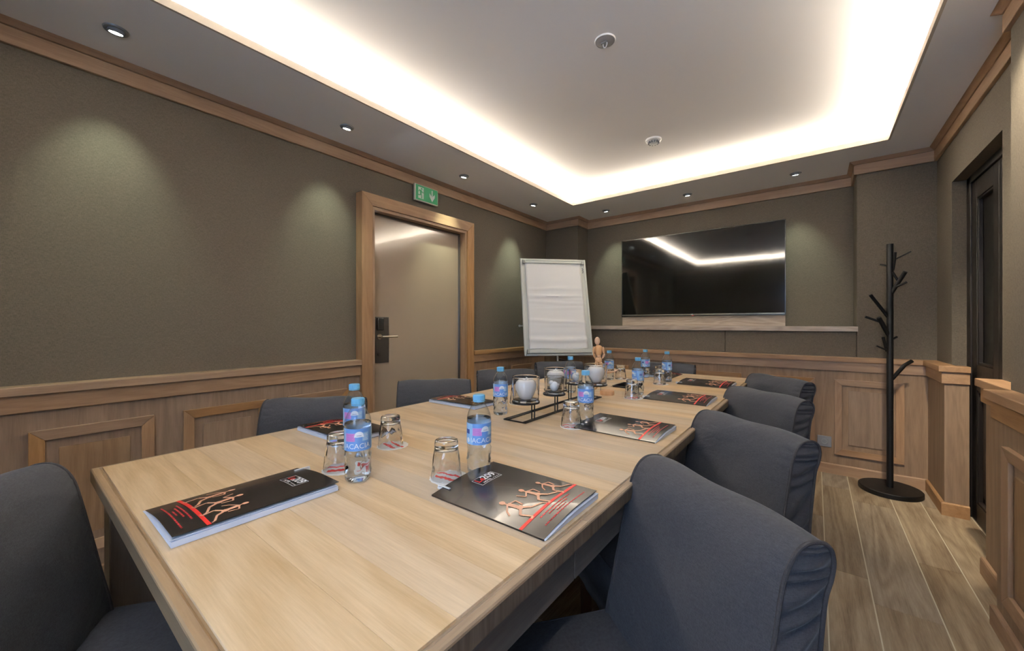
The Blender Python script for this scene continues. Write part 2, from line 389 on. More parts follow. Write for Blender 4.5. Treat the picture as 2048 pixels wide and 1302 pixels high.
# fabric walls hidden behind panelling depth: filler behind wood at the near pier
def panel(parent, plane, c, u0, u1, z0, z1, sgn):
    """raised panel: mitred frame moulding + raised centre. plane 'x' or 'y' at coordinate c; sgn = direction into the room"""
    fw, fd = .046, .020
    def pt(u, d, z): return (c + sgn * d, u, z) if plane == 'x' else (u, c + sgn * d, z)
    mv = M_oakl_v; mh = M_oakl_y if plane == 'x' else M_oakl_x
    O = [(u0, z0), (u1, z0), (u1, z1), (u0, z1)]; I = [(u0 + fw, z0 + fw), (u1 - fw, z0 + fw), (u1 - fw, z1 - fw), (u0 + fw, z1 - fw)]
    fr = None
    for k in range(4):
        a, b, c2, d = O[k], O[(k + 1) % 4], I[(k + 1) % 4], I[k]
        g = 0.0004
        m = MB(); vs = [pt(p[0], h, p[1]) for h in (0, fd) for p in (a, b, c2, d)]
        # slight slope: inner edge a little lower
        vs[6] = pt(c2[0], fd - .006, c2[1]); vs[7] = pt(d[0], fd - .006, d[1])
        m.add(vs, [(0, 1, 2, 3), (4, 7, 6, 5), (0, 4, 5, 1), (1, 5, 6, 2), (2, 6, 7, 3), (3, 7, 4, 0)])
        m.build('panel_moulding', mh if k in (0, 2) else mv, parent, weld=True, bevel=.0015)
    q = .040
    m = MB(); r0 = [(u0 + fw + q, z0 + fw + q), (u1 - fw - q, z0 + fw + q), (u1 - fw - q, z1 - fw - q), (u0 + fw + q, z1 - fw - q)]
    vs = [pt(p[0], 0, p[1]) for p in r0] + [pt(p[0], .009, p[1]) for p in r0]
    m.add(vs, [(0, 1, 2, 3), (4, 7, 6, 5), (0, 4, 5, 1), (1, 5, 6, 2), (2, 6, 7, 3), (3, 7, 4, 0)])
    m.build('raised_panel', M_oak_v, parent, weld=True, bevel=.0015)
PZ0, PZ1 = .160, .743
for u in (-.97, -.455, .060, .575, 1.090): panel(wl, 'x', -2.64, u, u + .399, PZ0, PZ1, 1)
for u in (2.885, 3.40): panel(wl, 'x', -2.64, u, u + .399, PZ0, PZ1, 1)
for u in (.123, -.400, -.923, -1.446, -1.969): panel(wb, 'y', 4.07, u, u + .399, PZ0, PZ1 + .015, -1)
for u in (1.88, 1.30, .72): panel(wr, 'x', .57, u, u + .40, PZ0, PZ1, -1)
# cornice: band, shadow groove, sloped crown
CORN = [(-.02, 2.380), (.016, 2.380), (.018, 2.382), (.018, 2.450), (.010, 2.452), (.010, 2.456), (.020, 2.458), (.045, 2.4795), (-.02, 2.4795)]
PER = [(.62, NY), (.62, 2.46), (.70, 2.46), (.70, 4.13), (.262, 4.13), (.262, 4.45), (-2.25, 4.45), (-2.25, 4.20), (-2.70, 4.20), (-2.70, NY)]
sweep(CORN, PER[0:4], nxt=PER[4]).build('cornice', M_oakl_y, wr)
sweep(CORN, PER[3:9], prev=PER[2], nxt=PER[9]).build('cornice', M_oakl_x, wb)
sweep(CORN, PER[8:10], prev=PER[7]).build('cornice', M_oakl_y, wl)
sweep(CORN, [(-2.70, NY), (.62, NY)]).build('cornice', M_oakl_x, wn)

# ceiling: soffit ring, lip, recessed tray
cm = MB()
X0, X1, Y0, Y1 = -2.82, 1.0, NY - .1, 4.75
def ring(b, x0, x1, y0, y1, X0, X1, Y0, Y1, z0, z1):
    b.box(X0, x0, Y0, Y1, z0, z1); b.box(x1, X1, Y0, Y1, z0, z1); b.box(x0, x1, Y0, y0, z0, z1); b.box(x0, x1, y1, Y1, z0, z1)
ring(cm, CX0, CX1, CY0, CY1, X0, X1, Y0, Y1, ZC, ZC + .02)
G = .20; TZ = 2.588
ring(cm, CX0 - G, CX1 + G, CY0 - G, CY1 + G, CX0 - G - .05, CX1 + G + .05, CY0 - G - .05, CY1 + G + .05, ZC + .02, TZ)
cm.box(CX0 - G - .05, CX1 + G + .05, CY0 - G - .05, CY1 + G + .05, TZ, TZ + .05)
ceil = tag(cm.build('ceiling', M_ceil), kind='structure')
lm = MB(); ring(lm, CX0 + .003, CX1 - .003, CY0 + .003, CY1 - .003, CX0 - .009, CX1 + .009, CY0 - .009, CY1 + .009, ZC - .001, ZC + .036)
lm.build('cove_lip', M_lip, ceil)

# floor: grout bed and wood-look tiles (real joints)
fl = tag(box('floor', M_grout, -2.82, 1.02, NY - .1, 4.75, -.05, -.0015), kind='structure')
TX = [.042]; ws = [.158, .209, .156, .205, .16]
cols = []
x = .042
for wd_ in (.158, .209, .154, .205, .16): cols.append((x, x + wd_)); x += wd_
x = .042; k = 0
while x > -2.75:
    wd_ = (.209, .158)[k % 2]; cols.insert(0, (x - wd_, x)); x -= wd_; k += 1
JO = {.042: 2.483, .200: 2.283, .409: 2.808, .563: 2.454, .768: 2.2, .928: 2.6}
meshes = {}
for i, (a, b) in enumerate(cols):
    j0 = JO.get(round(a, 3), (1.881 + .37 * i * 1.7) % 1.245)
    if abs(b - .042) < 1e-3: j0 = 1.881
    y = j0 - 1.245 * math.ceil((j0 - NY) / 1.245)
    while y < 4.5:
        y0, y1 = max(y, NY - .05), min(y + 1.245, 4.5)
        if y1 - y0 > .02:
            gx = .0025
            m = MB(); m.box(a + gx, b - gx, y0 + .0015, y1 - .0015, -.012, 0); m.build('floor_tile', M_tile, fl)
        y += 1.245

# ---------------------------------------------------------------- door (left wall) and dark glazed door (right wall)
d1 = tag(box('door_1', M_doorp, -2.765, -2.715, 1.745, 2.668, .006, DZ + .005, bevel=.002), kind='structure')
cs = MB()
xo = -2.62
def casing(y0, y1, z1, wdt, x0, x1, nm, mats):
    mv, mh = mats
    for k, pts in enumerate(([(y0, 0), (y0 + wdt, 0), (y0 + wdt, z1 - wdt), (y0, z1)], [(y1 - wdt, 0), (y1, 0), (y1, z1), (y1 - wdt, z1 - wdt)], [(y0, z1), (y0 + wdt, z1 - wdt), (y1 - wdt, z1 - wdt), (y1, z1)])):
        m = MB(); m.add([(x0, p[0], p[1]) for p in pts] + [(x1, p[0], p[1]) for p in pts], [(0, 1, 2, 3), (4, 7, 6, 5), (0, 4, 5, 1), (1, 5, 6, 2), (2, 6, 7, 3), (3, 7, 4, 0)])
        m.build(nm, mh if k == 2 else mv, d1, weld=True, bevel=.002)
casing(1.597, 2.790, 2.176, .090, -2.74, xo, 'door_casing', (M_oakl_v, M_oakl_y))
casing(1.687, 2.700, 2.086, .024, -2.76, xo - .012, 'door_stop', (M_oakl_v, M_oakl_y))
casing(1.711, 2.676, 2.062, .012, -2.80, xo - .075, 'door_seal', (M_steel, M_steel))
lk = box('lock_plate', M_steel, -2.716, -2.709, 1.765, 1.888, .893, 1.256, d1, bevel=.002)
box('card_reader', M_tvb, -2.710, -2.690, 1.775, 1.832, 1.150, 1.250, lk, bevel=.006)
hb = MB(); hb.path([(-2.712, 1.80, 1.10), (-2.660, 1.80, 1.10), (-2.655, 1.815, 1.10), (-2.655, 1.930, 1.100)], .0085, 12); hb.tube((-2.712, 1.80, 1.10), (-2.704, 1.80, 1.10), .022, n=24)
hb.build('door_handle', M_chrome, d1, smooth=True)
kb = MB(); kb.tube((-2.712, 1.80, .965), (-2.700, 1.80, .965), .016, n=24); kb.build('thumb_turn', M_steel, lk, smooth=True)

# dark glazed double door in the recess on the right
db = MB()
dx = .752
ys0, ys1 = 2.86, 3.745
db.box(dx + .012, dx + .10, ys0, ys0 + .035, 0, 2.13); db.box(dx + .012, dx + .10, ys1 - .07, ys1 + .0, 0, 2.13); db.box(dx + .012, dx + .10, ys0, ys1, 2.075, 2.13)
d2 = tag(db.build('door_2', M_black, bevel=.003), kind='structure')
for (a, b) in ((3.225, 3.672), (2.90, 3.222)):
    lf = MB(); sw = .085
    lf.box(dx + .02, dx + .06, a, a + sw, .004, 2.07); lf.box(dx + .02, dx + .06, b - sw, b, .004, 2.07)
    for z0, z1 in ((.004, .12), (.80, .955), (1.96, 2.07)): lf.box(dx + .02, dx + .06, a + sw, b - sw, z0, z1)
    o = lf.build('door_leaf', M_black, d2, bevel=.002)
    for (z0, z1, rs) in ((.955, 1.96, 0), (.12, .80, 1)):
        bd = MB(); t = .014
        bd.box(dx + .024, dx + .045, a + sw, a + sw + t, z0, z1); bd.box(dx + .024, dx + .045, b - sw - t, b - sw, z0, z1)
        bd.box(dx + .024, dx + .045, a + sw + t, b - sw - t, z0, z0 + t); bd.box(dx + .024, dx + .045, a + sw + t, b - sw - t, z1 - t, z1)
        bd.build('glazing_bead', M_black, o, bevel=.003)
        if rs == 0: box('pane', M_pane, dx + .045, dx + .05, a + sw, b - sw, z0, z1, o)
        else:
            box('lower_panel', M_black, dx + .046, dx + .056, a + sw, b - sw, z0, z1, o)
            box('raised_panel', M_black, dx + .034, dx + .046, a + sw + .05, b - sw - .05, z0 + .05, z1 - .05, o, bevel=.006)
box('wall_backing', M_black, dx + .11, dx + .13, 2.8, 3.8, 0, 2.2, d2)

# ---------------------------------------------------------------- ceiling fittings
def downlight(x, y, aim, label, grp, col=(.84, 1.0, .77), pw=1.0, asl=.37):
    t = thing('downlight', label, 'light', (x, y, ZC), 0, grp)
    m = MB(); m.lathe([(.026, .004), (.026, -.003), (.030, -.006), (.040, -.005), (.043, 0), (.043, .004)], 32); m.build('rim', M_rim, t, smooth=True)
    R = Matrix.Rotation(math.atan2(aim[0], aim[1]) * -1, 3, 'Z') @ Matrix.Rotation(math.radians(14), 3, 'X')
    m = MB(); m.lathe([(.014, .012), (.027, .006), (.029, -.010), (.024, -.014), (.022, -.012)], 28)
    m.v = [tuple(R @ Vector(v)) for v in m.v]; m.build('gimbal', M_rim, t, smooth=True)
    m = MB(); m.tube((0, 0, -.0105), (0, 0, -.0135), .0215, n=24); m.v = [tuple(R @ Vector(v)) for v in m.v]; m.build('lens', M_lamp, t)
    l = bpy.data.lights.new('lamp_beam', 'SPOT'); l.energy = SPOT_W * pw; l.color = col; l.spot_size = math.radians(56); l.spot_blend = 1.0; l.shadow_soft_size = .02
    o = bpy.data.objects.new('lamp_beam', l); C.objects.link(o); o.parent = t; o.location = R @ Vector((0, 0, -.03))
    d = Vector((aim[0] * asl, aim[1] * asl, -1)).normalized(); o.rotation_euler = d.to_track_quat('-Z', 'Y').to_euler()
G1 = 'downlights over the left wall'; G2 = 'downlights over the screen wall'
downlight(-2.408, -.768, (-1, 0), 'round ceiling downlight over the left wall, behind the camera', G1)
downlight(-2.408, .296, (-1, 0), 'largest round ceiling downlight at the upper left, over the blank fabric wall', G1)
downlight(-2.406, 1.360, (-1, 0), 'round ceiling downlight just left of the laminate door', G1)
downlight(-2.402, 2.429, (-1, 0), 'round ceiling downlight just beyond the green exit sign', G1)
downlight(-2.386, 3.463, (-1, 0), 'round ceiling downlight above the flip chart, nearest the corner pier', G1, pw=1.5)
downlight(.470, 1.93, (.35, .9), 'added round downlight, warm fill over the right hand pier, just outside the frame', 'added fill downlights over the right wall', (1, .86, .66), 7.0, .85)  # added lamp out of view, brightens the right wall and door
downlight(.500, .60, (1, 0), 'added round downlight, warm fill over the right wall beside the camera', 'added fill downlights over the right wall', (1, .86, .66), 5.0, .5)  # second added lamp, unseen warm fill on the near right wall
downlight(-1.865, 4.146, (0, 1), 'round ceiling downlight at the left end of the screen wall row', G2)
downlight(-.997, 4.126, (0, 1), 'round ceiling downlight above the middle of the television', G2)
downlight(-.131, 4.112, (0, 1), 'round ceiling downlight above the right end of the television', G2)

t = thing('smoke_detector', 'small white ribbed smoke detector on the recessed ceiling towards the screen', 'detector', (-.961, 2.985, TZ))
m = MB(); m.lathe([(.0, -.034), (.022, -.034), (.030, -.030), (.034, -.022), (.046, -.018), (.055, -.012), (.056, 0), (0, 0)], 36); m.build('body', M_white, t, smooth=True)
for i in range(12):
    a = 2 * PI * i / 12; b = MB(); b.box(.030, .042, -.0045, .0045, -.031, -.016); b.build('vent', M_sock, t, rot=a)
t = thing('smoke_detector', 'flat grey ceiling disc with a small hook in the middle of the recess', 'detector', (-.813, 1.797, TZ))
m = MB(); m.lathe([(0, -.008), (.040, -.008), (.047, -.004), (.048, 0), (0, 0)], 36); m.build('plate', plain('disc_grey', s2l(150, 150, 150), .5), t, smooth=True)
m = MB(); m.lathe([(.0455, -.0065), (.048, -.007), (.0505, -.003), (.0505, 0)], 36); m.build('rim', M_white, t, smooth=True)
hk = MB(); pts = [(-.010, 0, -.008), (-.010, 0, -.022), (-.006, 0, -.032), (0, 0, -.036), (.006, 0, -.032), (.010, 0, -.022), (.010, 0, -.014)]
hk.path(pts, .0025, 8); hk.build('hook', M_white, t, smooth=True); box('hook_mount', M_sock, -.018, .012, -.008, .008, -.014, -.007, t)

# ---------------------------------------------------------------- wall things
# television with its wooden backing board
t = thing('television', 'large black flat screen television in the recess above the wooden ledge', 'television', (-.998, 4.40, 1.283))
TW, TH = .785, .884
b = MB(); b.box(-TW, TW, .004, .022, 0, TH); b.build('body', M_tvb, t, bevel=.003)
b = MB(); b.box(-TW + .007, TW - .007, -.0005, .006, .024, TH - .008); b.build('screen', M_tvs, t)
b = MB()
for a in ((-TW, -TW + .007, 0, TH), (TW - .007, TW, 0, TH), (-TW, TW, TH - .008, TH), (-TW, TW, 0, .009)): b.box(a[0], a[1], -.004, .006, a[2], a[3])
b.build('bezel', M_tvb, t, bevel=.001)
box('bottom_trim', M_tvg, -TW + .008, TW - .008, -.006, .006, .010, .023, t, bevel=.001)
vs, fs = text_mesh('LG', .016, .0004); m = MB(); m.add([(v[0] - .02, -.0066, v[1] + .0165) for v in vs], fs); m.build('maker_mark', M_pw, t)
box('standby_light', M_red, -.022, -.002, -.0046, -.003, .003, .007, t)
tag(box('backing_board', M_ash_x, -1.785, -.218, 4.425, 4.449, 1.180, 2.10, bevel=.001), 'pale grained wooden board behind and below the television, standing on the ledge', 'board')

# exit sign
t = thing('exit_sign', 'green and white emergency exit sign with running man and down arrow above the door', 'sign', (-2.66, 2.235, 2.318))
EW, EH = .128, .070
b = MB(); b.box(-.022, 0, -EW, EW, -EH, EH); b.build('case', M_exit_t, t, bevel=.004)
b = MB(); b.box(-.001, .0015, -EW + .010, EW - .007, -EH + .008, EH - .007); b.build('green_panel', M_green, t)
b = MB(); e = .0022
def P2(pts): b.poly([(e, p[0], p[1]) for p in pts])
P2([(.052, .050), (.052, -.010), (.030, -.010), (.057, -.050) , (.084, -.010), (.064, -.010), (.064, .050)][0:2] + [(.052, -.002), (.064, -.002), (.064, .050)])
P2([(.028, .022), (.052, -.002), (.058, -.050), (.028, -.006)]); P2([(.064, -.002), (.088, .022), (.088, -.006), (.058, -.050), (.052, -.002)])
b.build('arrow', M_pict, t); b = MB()
P2([(-.094, .048), (-.094, -.048), (-.036, -.048), (-.036, .048)])
b.build('doorway', M_pict, t)
b = MB(); e = .0032
def limb(p, q, wd_):
    p = Vector(p); q = Vector(q); d = (q - p).normalized(); n = Vector((-d.y, d.x)) * wd_ / 2
    b.poly([(e, *(p - n)), (e, *(q - n)), (e, *(q + n)), (e, *(p + n))])
limb((-.070, .024), (-.066, -.006), .018); limb((-.067, -.004), (-.058, -.022), .010); limb((-.058, -.022), (-.058, -.046), .009)
limb((-.070, -.006), (-.074, -.020), .010); limb((-.074, -.020), (-.098, -.020), .008); limb((-.064, .022), (-.052, .006), .008); limb((-.052, .006), (-.038, .006), .007)
limb((-.074, .024), (-.086, .018), .008); limb((-.086, .018), (-.090, .006), .007)
b.poly([(e, -.058 + .008 * math.cos(a * PI / 5), .036 + .008 * math.sin(a * PI / 5)) for a in range(10)])
b.build('running_figure', M_green, t)

# socket
t = thing('wall_socket', 'square grey electrical socket on the panelling beside the coat rack', 'socket', (.060, 4.069, .251))
b = MB(); b.box(-.045, .045, -.008, 0, -.043, .043); b.build('plate', M_sock, t, bevel=.002)
b = MB(); b.box(-.024, .024, -.011, -.008, -.024, .024); b.build('insert', M_sock, t, bevel=.001)
b = MB(); b.lathe([(.0195, 0), (.0195, .004), (.017, .004), (.016, -.006), (0, -.006)], 28); b.v = [(v[0], -.0105 - v[2], v[1]) for v in b.v]; b.build('well', M_clip, t, smooth=True)
b = MB()
for q in (-.009, .009): b.tube((q, -.005, 0), (q, -.0106, 0), .0025, n=10)
b.build('pin_hole', M_tvb, t)

# ---------------------------------------------------------------- coat rack
t = thing('coat_rack', 'tall black tree shaped coat rack on a round base in the far right corner', 'coat rack', (.425, 3.875, 0))
b = MB(); b.lathe([(0, 0), (.168, 0), (.172, .004), (.172, .030), (.168, .034), (0, .034)], 64); b.build('base', M_rack, t, smooth=True)
b = MB(); b.tube((0, 0, .034), (0, 0, .590), .0185, n=28); b.tube((0, 0, .594), (0, 0, 1.186), .0185, n=28); b.tube((0, 0, 1.190), (0, 0, 1.772), .0185, n=28); b.tube((0, 0, .58), (0, 0, 1.2), .0172, n=28)
b.build('pole', M_rack, t, smooth=True)
BR = [([(.440, 1.584), (.447, 1.655), (.448, 1.705)], -.04, .008, [[(.445, 1.655), (.528, 1.703)]]), ([(.410, 1.617), (.380, 1.635)], .05, .006, []),
      ([(.432, 1.420), (.495, 1.562)], -.07, .0125, [[(.464, 1.500), (.432, 1.566)], [(.452, 1.462), (.506, 1.492)]]),
      ([(.415, 1.250), (.317, 1.410)], -.05, .0105, []), ([(.420, 1.115), (.360, 1.246)], -.06, .0135, [[(.372, 1.215), (.290, 1.252)]]),
      ([(.435, 1.088), (.466, 1.106)], .06, .007, []), ([(.408, 1.005), (.386, 1.104)], -.03, .009, [[(.402, 1.014), (.352, 1.043)]]),
      ([(.436, .808), (.495, .910), (.530, .946)], -.05, .012, [])]
for pts, dy, r, subs in BR:
    b = MB(); n = len(pts) - 1
    P3 = [(p[0] - .425, dy * i / n, p[1]) for i, p in enumerate(pts)]
    for i in range(n): b.tube(P3[i], P3[i + 1], r, n=14)
    for sb in subs:
        f = .5; b.tube((sb[0][0] - .425, dy * f, sb[0][1]), (sb[1][0] - .425, dy * f - .012, sb[1][1]), r * .62, n=12)
    b.build('branch', M_rack, t, smooth=True)

# ---------------------------------------------------------------- flip chart
TLc, TRc, BLc, BRc = Vector((-2.44, 3.29, 1.884)), Vector((-1.95, 3.80, 1.884)), Vector((-2.262, 3.128, .884)), Vector((-1.772, 3.638, .884))
U = (TRc - TLc); FW = U.length; U.normalize(); V = (TLc - BLc); FH = V.length; V.normalize(); Nn = U.cross(V).normalized()
if Nn.dot(Vector((0, 0, 1.2)) - TLc) < 0: Nn = -Nn
FM = Matrix((U, V, Nn)).transposed().to_4x4(); FM.translation = BLc
t = thing('flip_chart', 'white framed flip chart easel with a crumpled paper pad in the far left corner', 'flip chart', (-2.15, 3.55, 0))
def fc(mb, name, mat, parent=None, **k):
    mb.v = [tuple((FM @ Vector(v)) - Vector((-2.15, 3.55, 0))) for v in mb.v]; return mb.build(name, mat, parent or t, **k)
b = MB(); b.box(.008, FW - .008, .008, FH - .008, -.012, 0); fc(b, 'board', M_alu)
b = MB()
for a in ((0, .022, 0, FH), (FW - .022, FW, 0, FH), (.022, FW - .022, FH - .022, FH), (.022, FW - .022, 0, .022)): b.box(a[0], a[1], a[2], a[3], -.016, .008)
fc(b, 'frame', M_alu, bevel=.004)
b = MB(); b.box(.040, FW - .030, FH - .052, FH - .030, .004, .020); cl = fc(b, 'clamp_bar', M_alu, bevel=.004)
for x in (.022, FW - .052): b = MB(); b.box(x, x + .032, FH - .062, FH - .020, .002, .026); fc(b, 'clamp_end', M_clip, bevel=.006)
b = MB(); b.box(.030, FW - .022, .022, .060, .002, .030); fc(b, 'pen_tray', M_alu, bevel=.004)
b = MB(); b.box(.026, .052, .020, .062, .002, .034); fc(b, 'tray_end', M_clip, bevel=.004)
# paper pad with folds
b = MB(); nx, nz = 28, 70; px0, px1, pz0, pz1 = .050, FW - .060, .064, FH - .048
vs = []
rr = random.Random(3); folds = [(rr.uniform(.1, .8), rr.uniform(-.25, .25), rr.uniform(.004, .009), rr.uniform(.004, .0075), rr.uniform(0, 1), rr.uniform(.25, .6)) for _ in range(16)]
for j in range(nz + 1):
    for i in range(nx + 1):
        s_, q = i / nx, j / nz
        d = .006 + .010 * (1 - q) + .003 * math.sin(q * 9 + s_ * 2)
        d += .011 * math.exp(-((q - .105 + .012 * math.sin(s_ * 3)) / .022) ** 2) - .004 * math.exp(-((q - .15) / .02) ** 2)
        for (fq, sl, wd_, am, cx_, ww) in folds:
            d += am * math.exp(-((q - fq - sl * .12 * (s_ - .5)) / (wd_ * 1.6)) ** 2) * math.exp(-((s_ - cx_) / ww) ** 2)
        vs.append((px0 + (px1 - px0) * s_ + .004 * math.sin(q * 3), pz0 + (pz1 - pz0) * q + (.006 * math.sin(s_ * 7) if j == 0 else 0), d))
b.add(vs, [(j * (nx + 1) + i, j * (nx + 1) + i + 1, (j + 1) * (nx + 1) + i + 1, (j + 1) * (nx + 1) + i) for j in range(nz) for i in range(nx)])
pp = fc(b, 'paper_pad', M_paper, smooth=80); so = pp.modifiers.new('solid', 'SOLIDIFY'); so.thickness = .004; so.offset = -1
b = MB()
for k in range(5): b.ball((FW - .040 + .004 * (k % 2), FH - .100 - .012 * k, .009), (.006, .008, .005), 6, 8)
fc(b, 'magnet_clip', M_sock, smooth=True)
# stand: column, gas tube, star foot, side knob
b = MB(); b.tube((.35 - .06, -.18, -.70), (.35 - .06, -.18, -.02), .001, n=4)
cx_, cy_ = .06, .14
st = MB(); st.tube((cx_, cy_, .10), (cx_, cy_, 1.15), .018, n=16); st.tube((cx_, cy_, 1.0), tuple(FM @ Vector((FW / 2, FH * .5, -.014)) - Vector((-2.15, 3.55, 0))), .012, n=12)
st.tube(tuple(FM @ Vector((FW / 2 - .02, -.055, -.005)) - Vector((-2.15, 3.55, 0))), tuple(FM @ Vector((FW / 2 - .02, .25, -.020)) - Vector((-2.15, 3.55, 0))), .014, n=12)
st.tube((cx_, cy_, .80), tuple(FM @ Vector((FW / 2 - .02, -.03, -.005)) - Vector((-2.15, 3.55, 0))), .010, n=10)
st.build('column', M_steel, t, smooth=True)
for k in range(3):
    a = .9 + k * 2 * PI / 3; b = MB(); b.tube((cx_, cy_, .12), (cx_ + .26 * math.cos(a), cy_ + .26 * math.sin(a), .012), .012, .010, n=10); b.ball((cx_ + .26 * math.cos(a), cy_ + .26 * math.sin(a), .012), (.014, .014, .012)); b.build('leg', M_steel, t, smooth=True)
b = MB(); b.tube((-.030, .31, -.02), (.01, .31, -.02), .006, n=10); b.ball((-.032, .31, -.02), (.012, .012, .010)); fc(b, 'side_knob', M_clip, smooth=True)

# ---------------------------------------------------------------- table
TZt = .79; tx0, tx1, ty0, ty1 = -1.636, -.373, .149, 3.460
t = thing('conference_table', 'long pale oak conference table with cross planks and moulded edge', 'table', ((tx0 + tx1) / 2, (ty0 + ty1) / 2, 0))
ox, oy = (tx0 + tx1) / 2, (ty0 + ty1) / 2
def tb(name, mat, x0, x1, y0, y1, z0, z1, bevel=0, par=None): return box(name, mat, x0 - ox, x1 - ox, y0 - oy, y1 - oy, z0, z1, par or t, bevel=bevel)
ins = .022
ysq = [ty0 + ins, .30, .385, .49, .60, .685, .745, .83, .905, .965, 1.055, 1.115, 1.20, 1.27, 1.345]
while ysq[-1] < ty1 - ins - .12: ysq.append(ysq[-1] + random.choice((.065, .08, .095, .11)))
ysq.append(ty1 - ins)
hx = (-1.060, -.940, 2.47, 2.66)      # cable port
tones = {}
for a, b_ in zip(ysq[:-1], ysq[1:]):
    if b_ <= hx[2] or a >= hx[3]: segs = [(tx0 + ins, tx1 - ins)]
    else: segs = [(tx0 + ins, hx[0]), (hx[1], tx1 - ins)]
    for s0, s1 in segs: tb('plank', M_top_x, s0, s1, a + .00015, b_ - .00015, TZt - .028, TZt, .0004)
# moulded edge: groove then rounded strip
EP = [(-.0, TZt - .005), (.003, TZt - .0065), (.007, TZt - .003), (.019, TZt - .003), (.0215, TZt - .0055), (.022, TZt - .009), (.0, TZt - .009)]
EP2 = [(-.0, TZt - .0092), (.022, TZt - .0092), (.022, TZt - .038), (.0, TZt - .038)]
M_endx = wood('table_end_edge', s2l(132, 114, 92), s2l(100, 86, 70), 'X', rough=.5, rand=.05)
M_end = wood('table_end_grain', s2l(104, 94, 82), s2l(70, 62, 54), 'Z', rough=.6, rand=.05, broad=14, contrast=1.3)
def edge(pts, prev, nxt, mat):
    bb = sweep(EP, pts, prev=prev, nxt=nxt); bb.v = [(v[0] - ox, v[1] - oy, v[2]) for v in bb.v]; bb.build('edge_moulding', mat, t)
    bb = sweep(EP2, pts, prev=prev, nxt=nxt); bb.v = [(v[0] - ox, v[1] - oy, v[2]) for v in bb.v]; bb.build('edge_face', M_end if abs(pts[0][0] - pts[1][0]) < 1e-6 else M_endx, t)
a, b_, c_, d_ = (tx0 + ins, ty0 + ins), (tx0 + ins, ty1 - ins), (tx1 - ins, ty1 - ins), (tx1 - ins, ty0 + ins)
M_edge_y = wood('table_edge_along', s2l(176, 152, 122), s2l(136, 115, 92), 'Y', rough=.45, rand=.04); M_edge_x = wood('table_edge_across', s2l(176, 152, 122), s2l(136, 115, 92), 'X', rough=.45, rand=.04)
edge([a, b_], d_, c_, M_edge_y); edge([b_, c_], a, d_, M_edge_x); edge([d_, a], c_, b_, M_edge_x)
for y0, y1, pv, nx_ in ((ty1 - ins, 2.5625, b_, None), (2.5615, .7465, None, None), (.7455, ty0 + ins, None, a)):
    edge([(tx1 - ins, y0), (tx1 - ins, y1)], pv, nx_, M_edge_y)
for x0 in (tx0 + .035, tx1 - .060): 
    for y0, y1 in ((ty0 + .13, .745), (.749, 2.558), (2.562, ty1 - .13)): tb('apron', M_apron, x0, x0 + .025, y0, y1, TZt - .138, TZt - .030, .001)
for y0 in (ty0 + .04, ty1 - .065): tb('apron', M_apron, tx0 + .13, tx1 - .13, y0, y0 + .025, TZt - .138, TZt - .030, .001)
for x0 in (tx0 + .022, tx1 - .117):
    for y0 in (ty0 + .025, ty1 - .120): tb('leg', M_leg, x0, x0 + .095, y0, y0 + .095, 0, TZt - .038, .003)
fr = MB(); hz = TZt + .003
for q in ((hx[0] - .006, hx[0] + .006, hx[2] - .006, hx[3] + .006), (hx[1] - .006, hx[1] + .006, hx[2] - .006, hx[3] + .006), (hx[0] + .006, hx[1] - .006, hx[2] - .006, hx[2] + .006), (hx[0] + .006, hx[1] - .006, hx[3] - .006, hx[3] + .006)): fr.box(q[0] - ox, q[1] - ox, q[2] - oy, q[3] - oy, TZt - .05, hz)
fr.box(hx[0] - ox, hx[1] - ox, hx[2] - oy, hx[3] - oy, TZt - .06, TZt - .05)
fr.build('cable_port', M_black, t, bevel=.001)

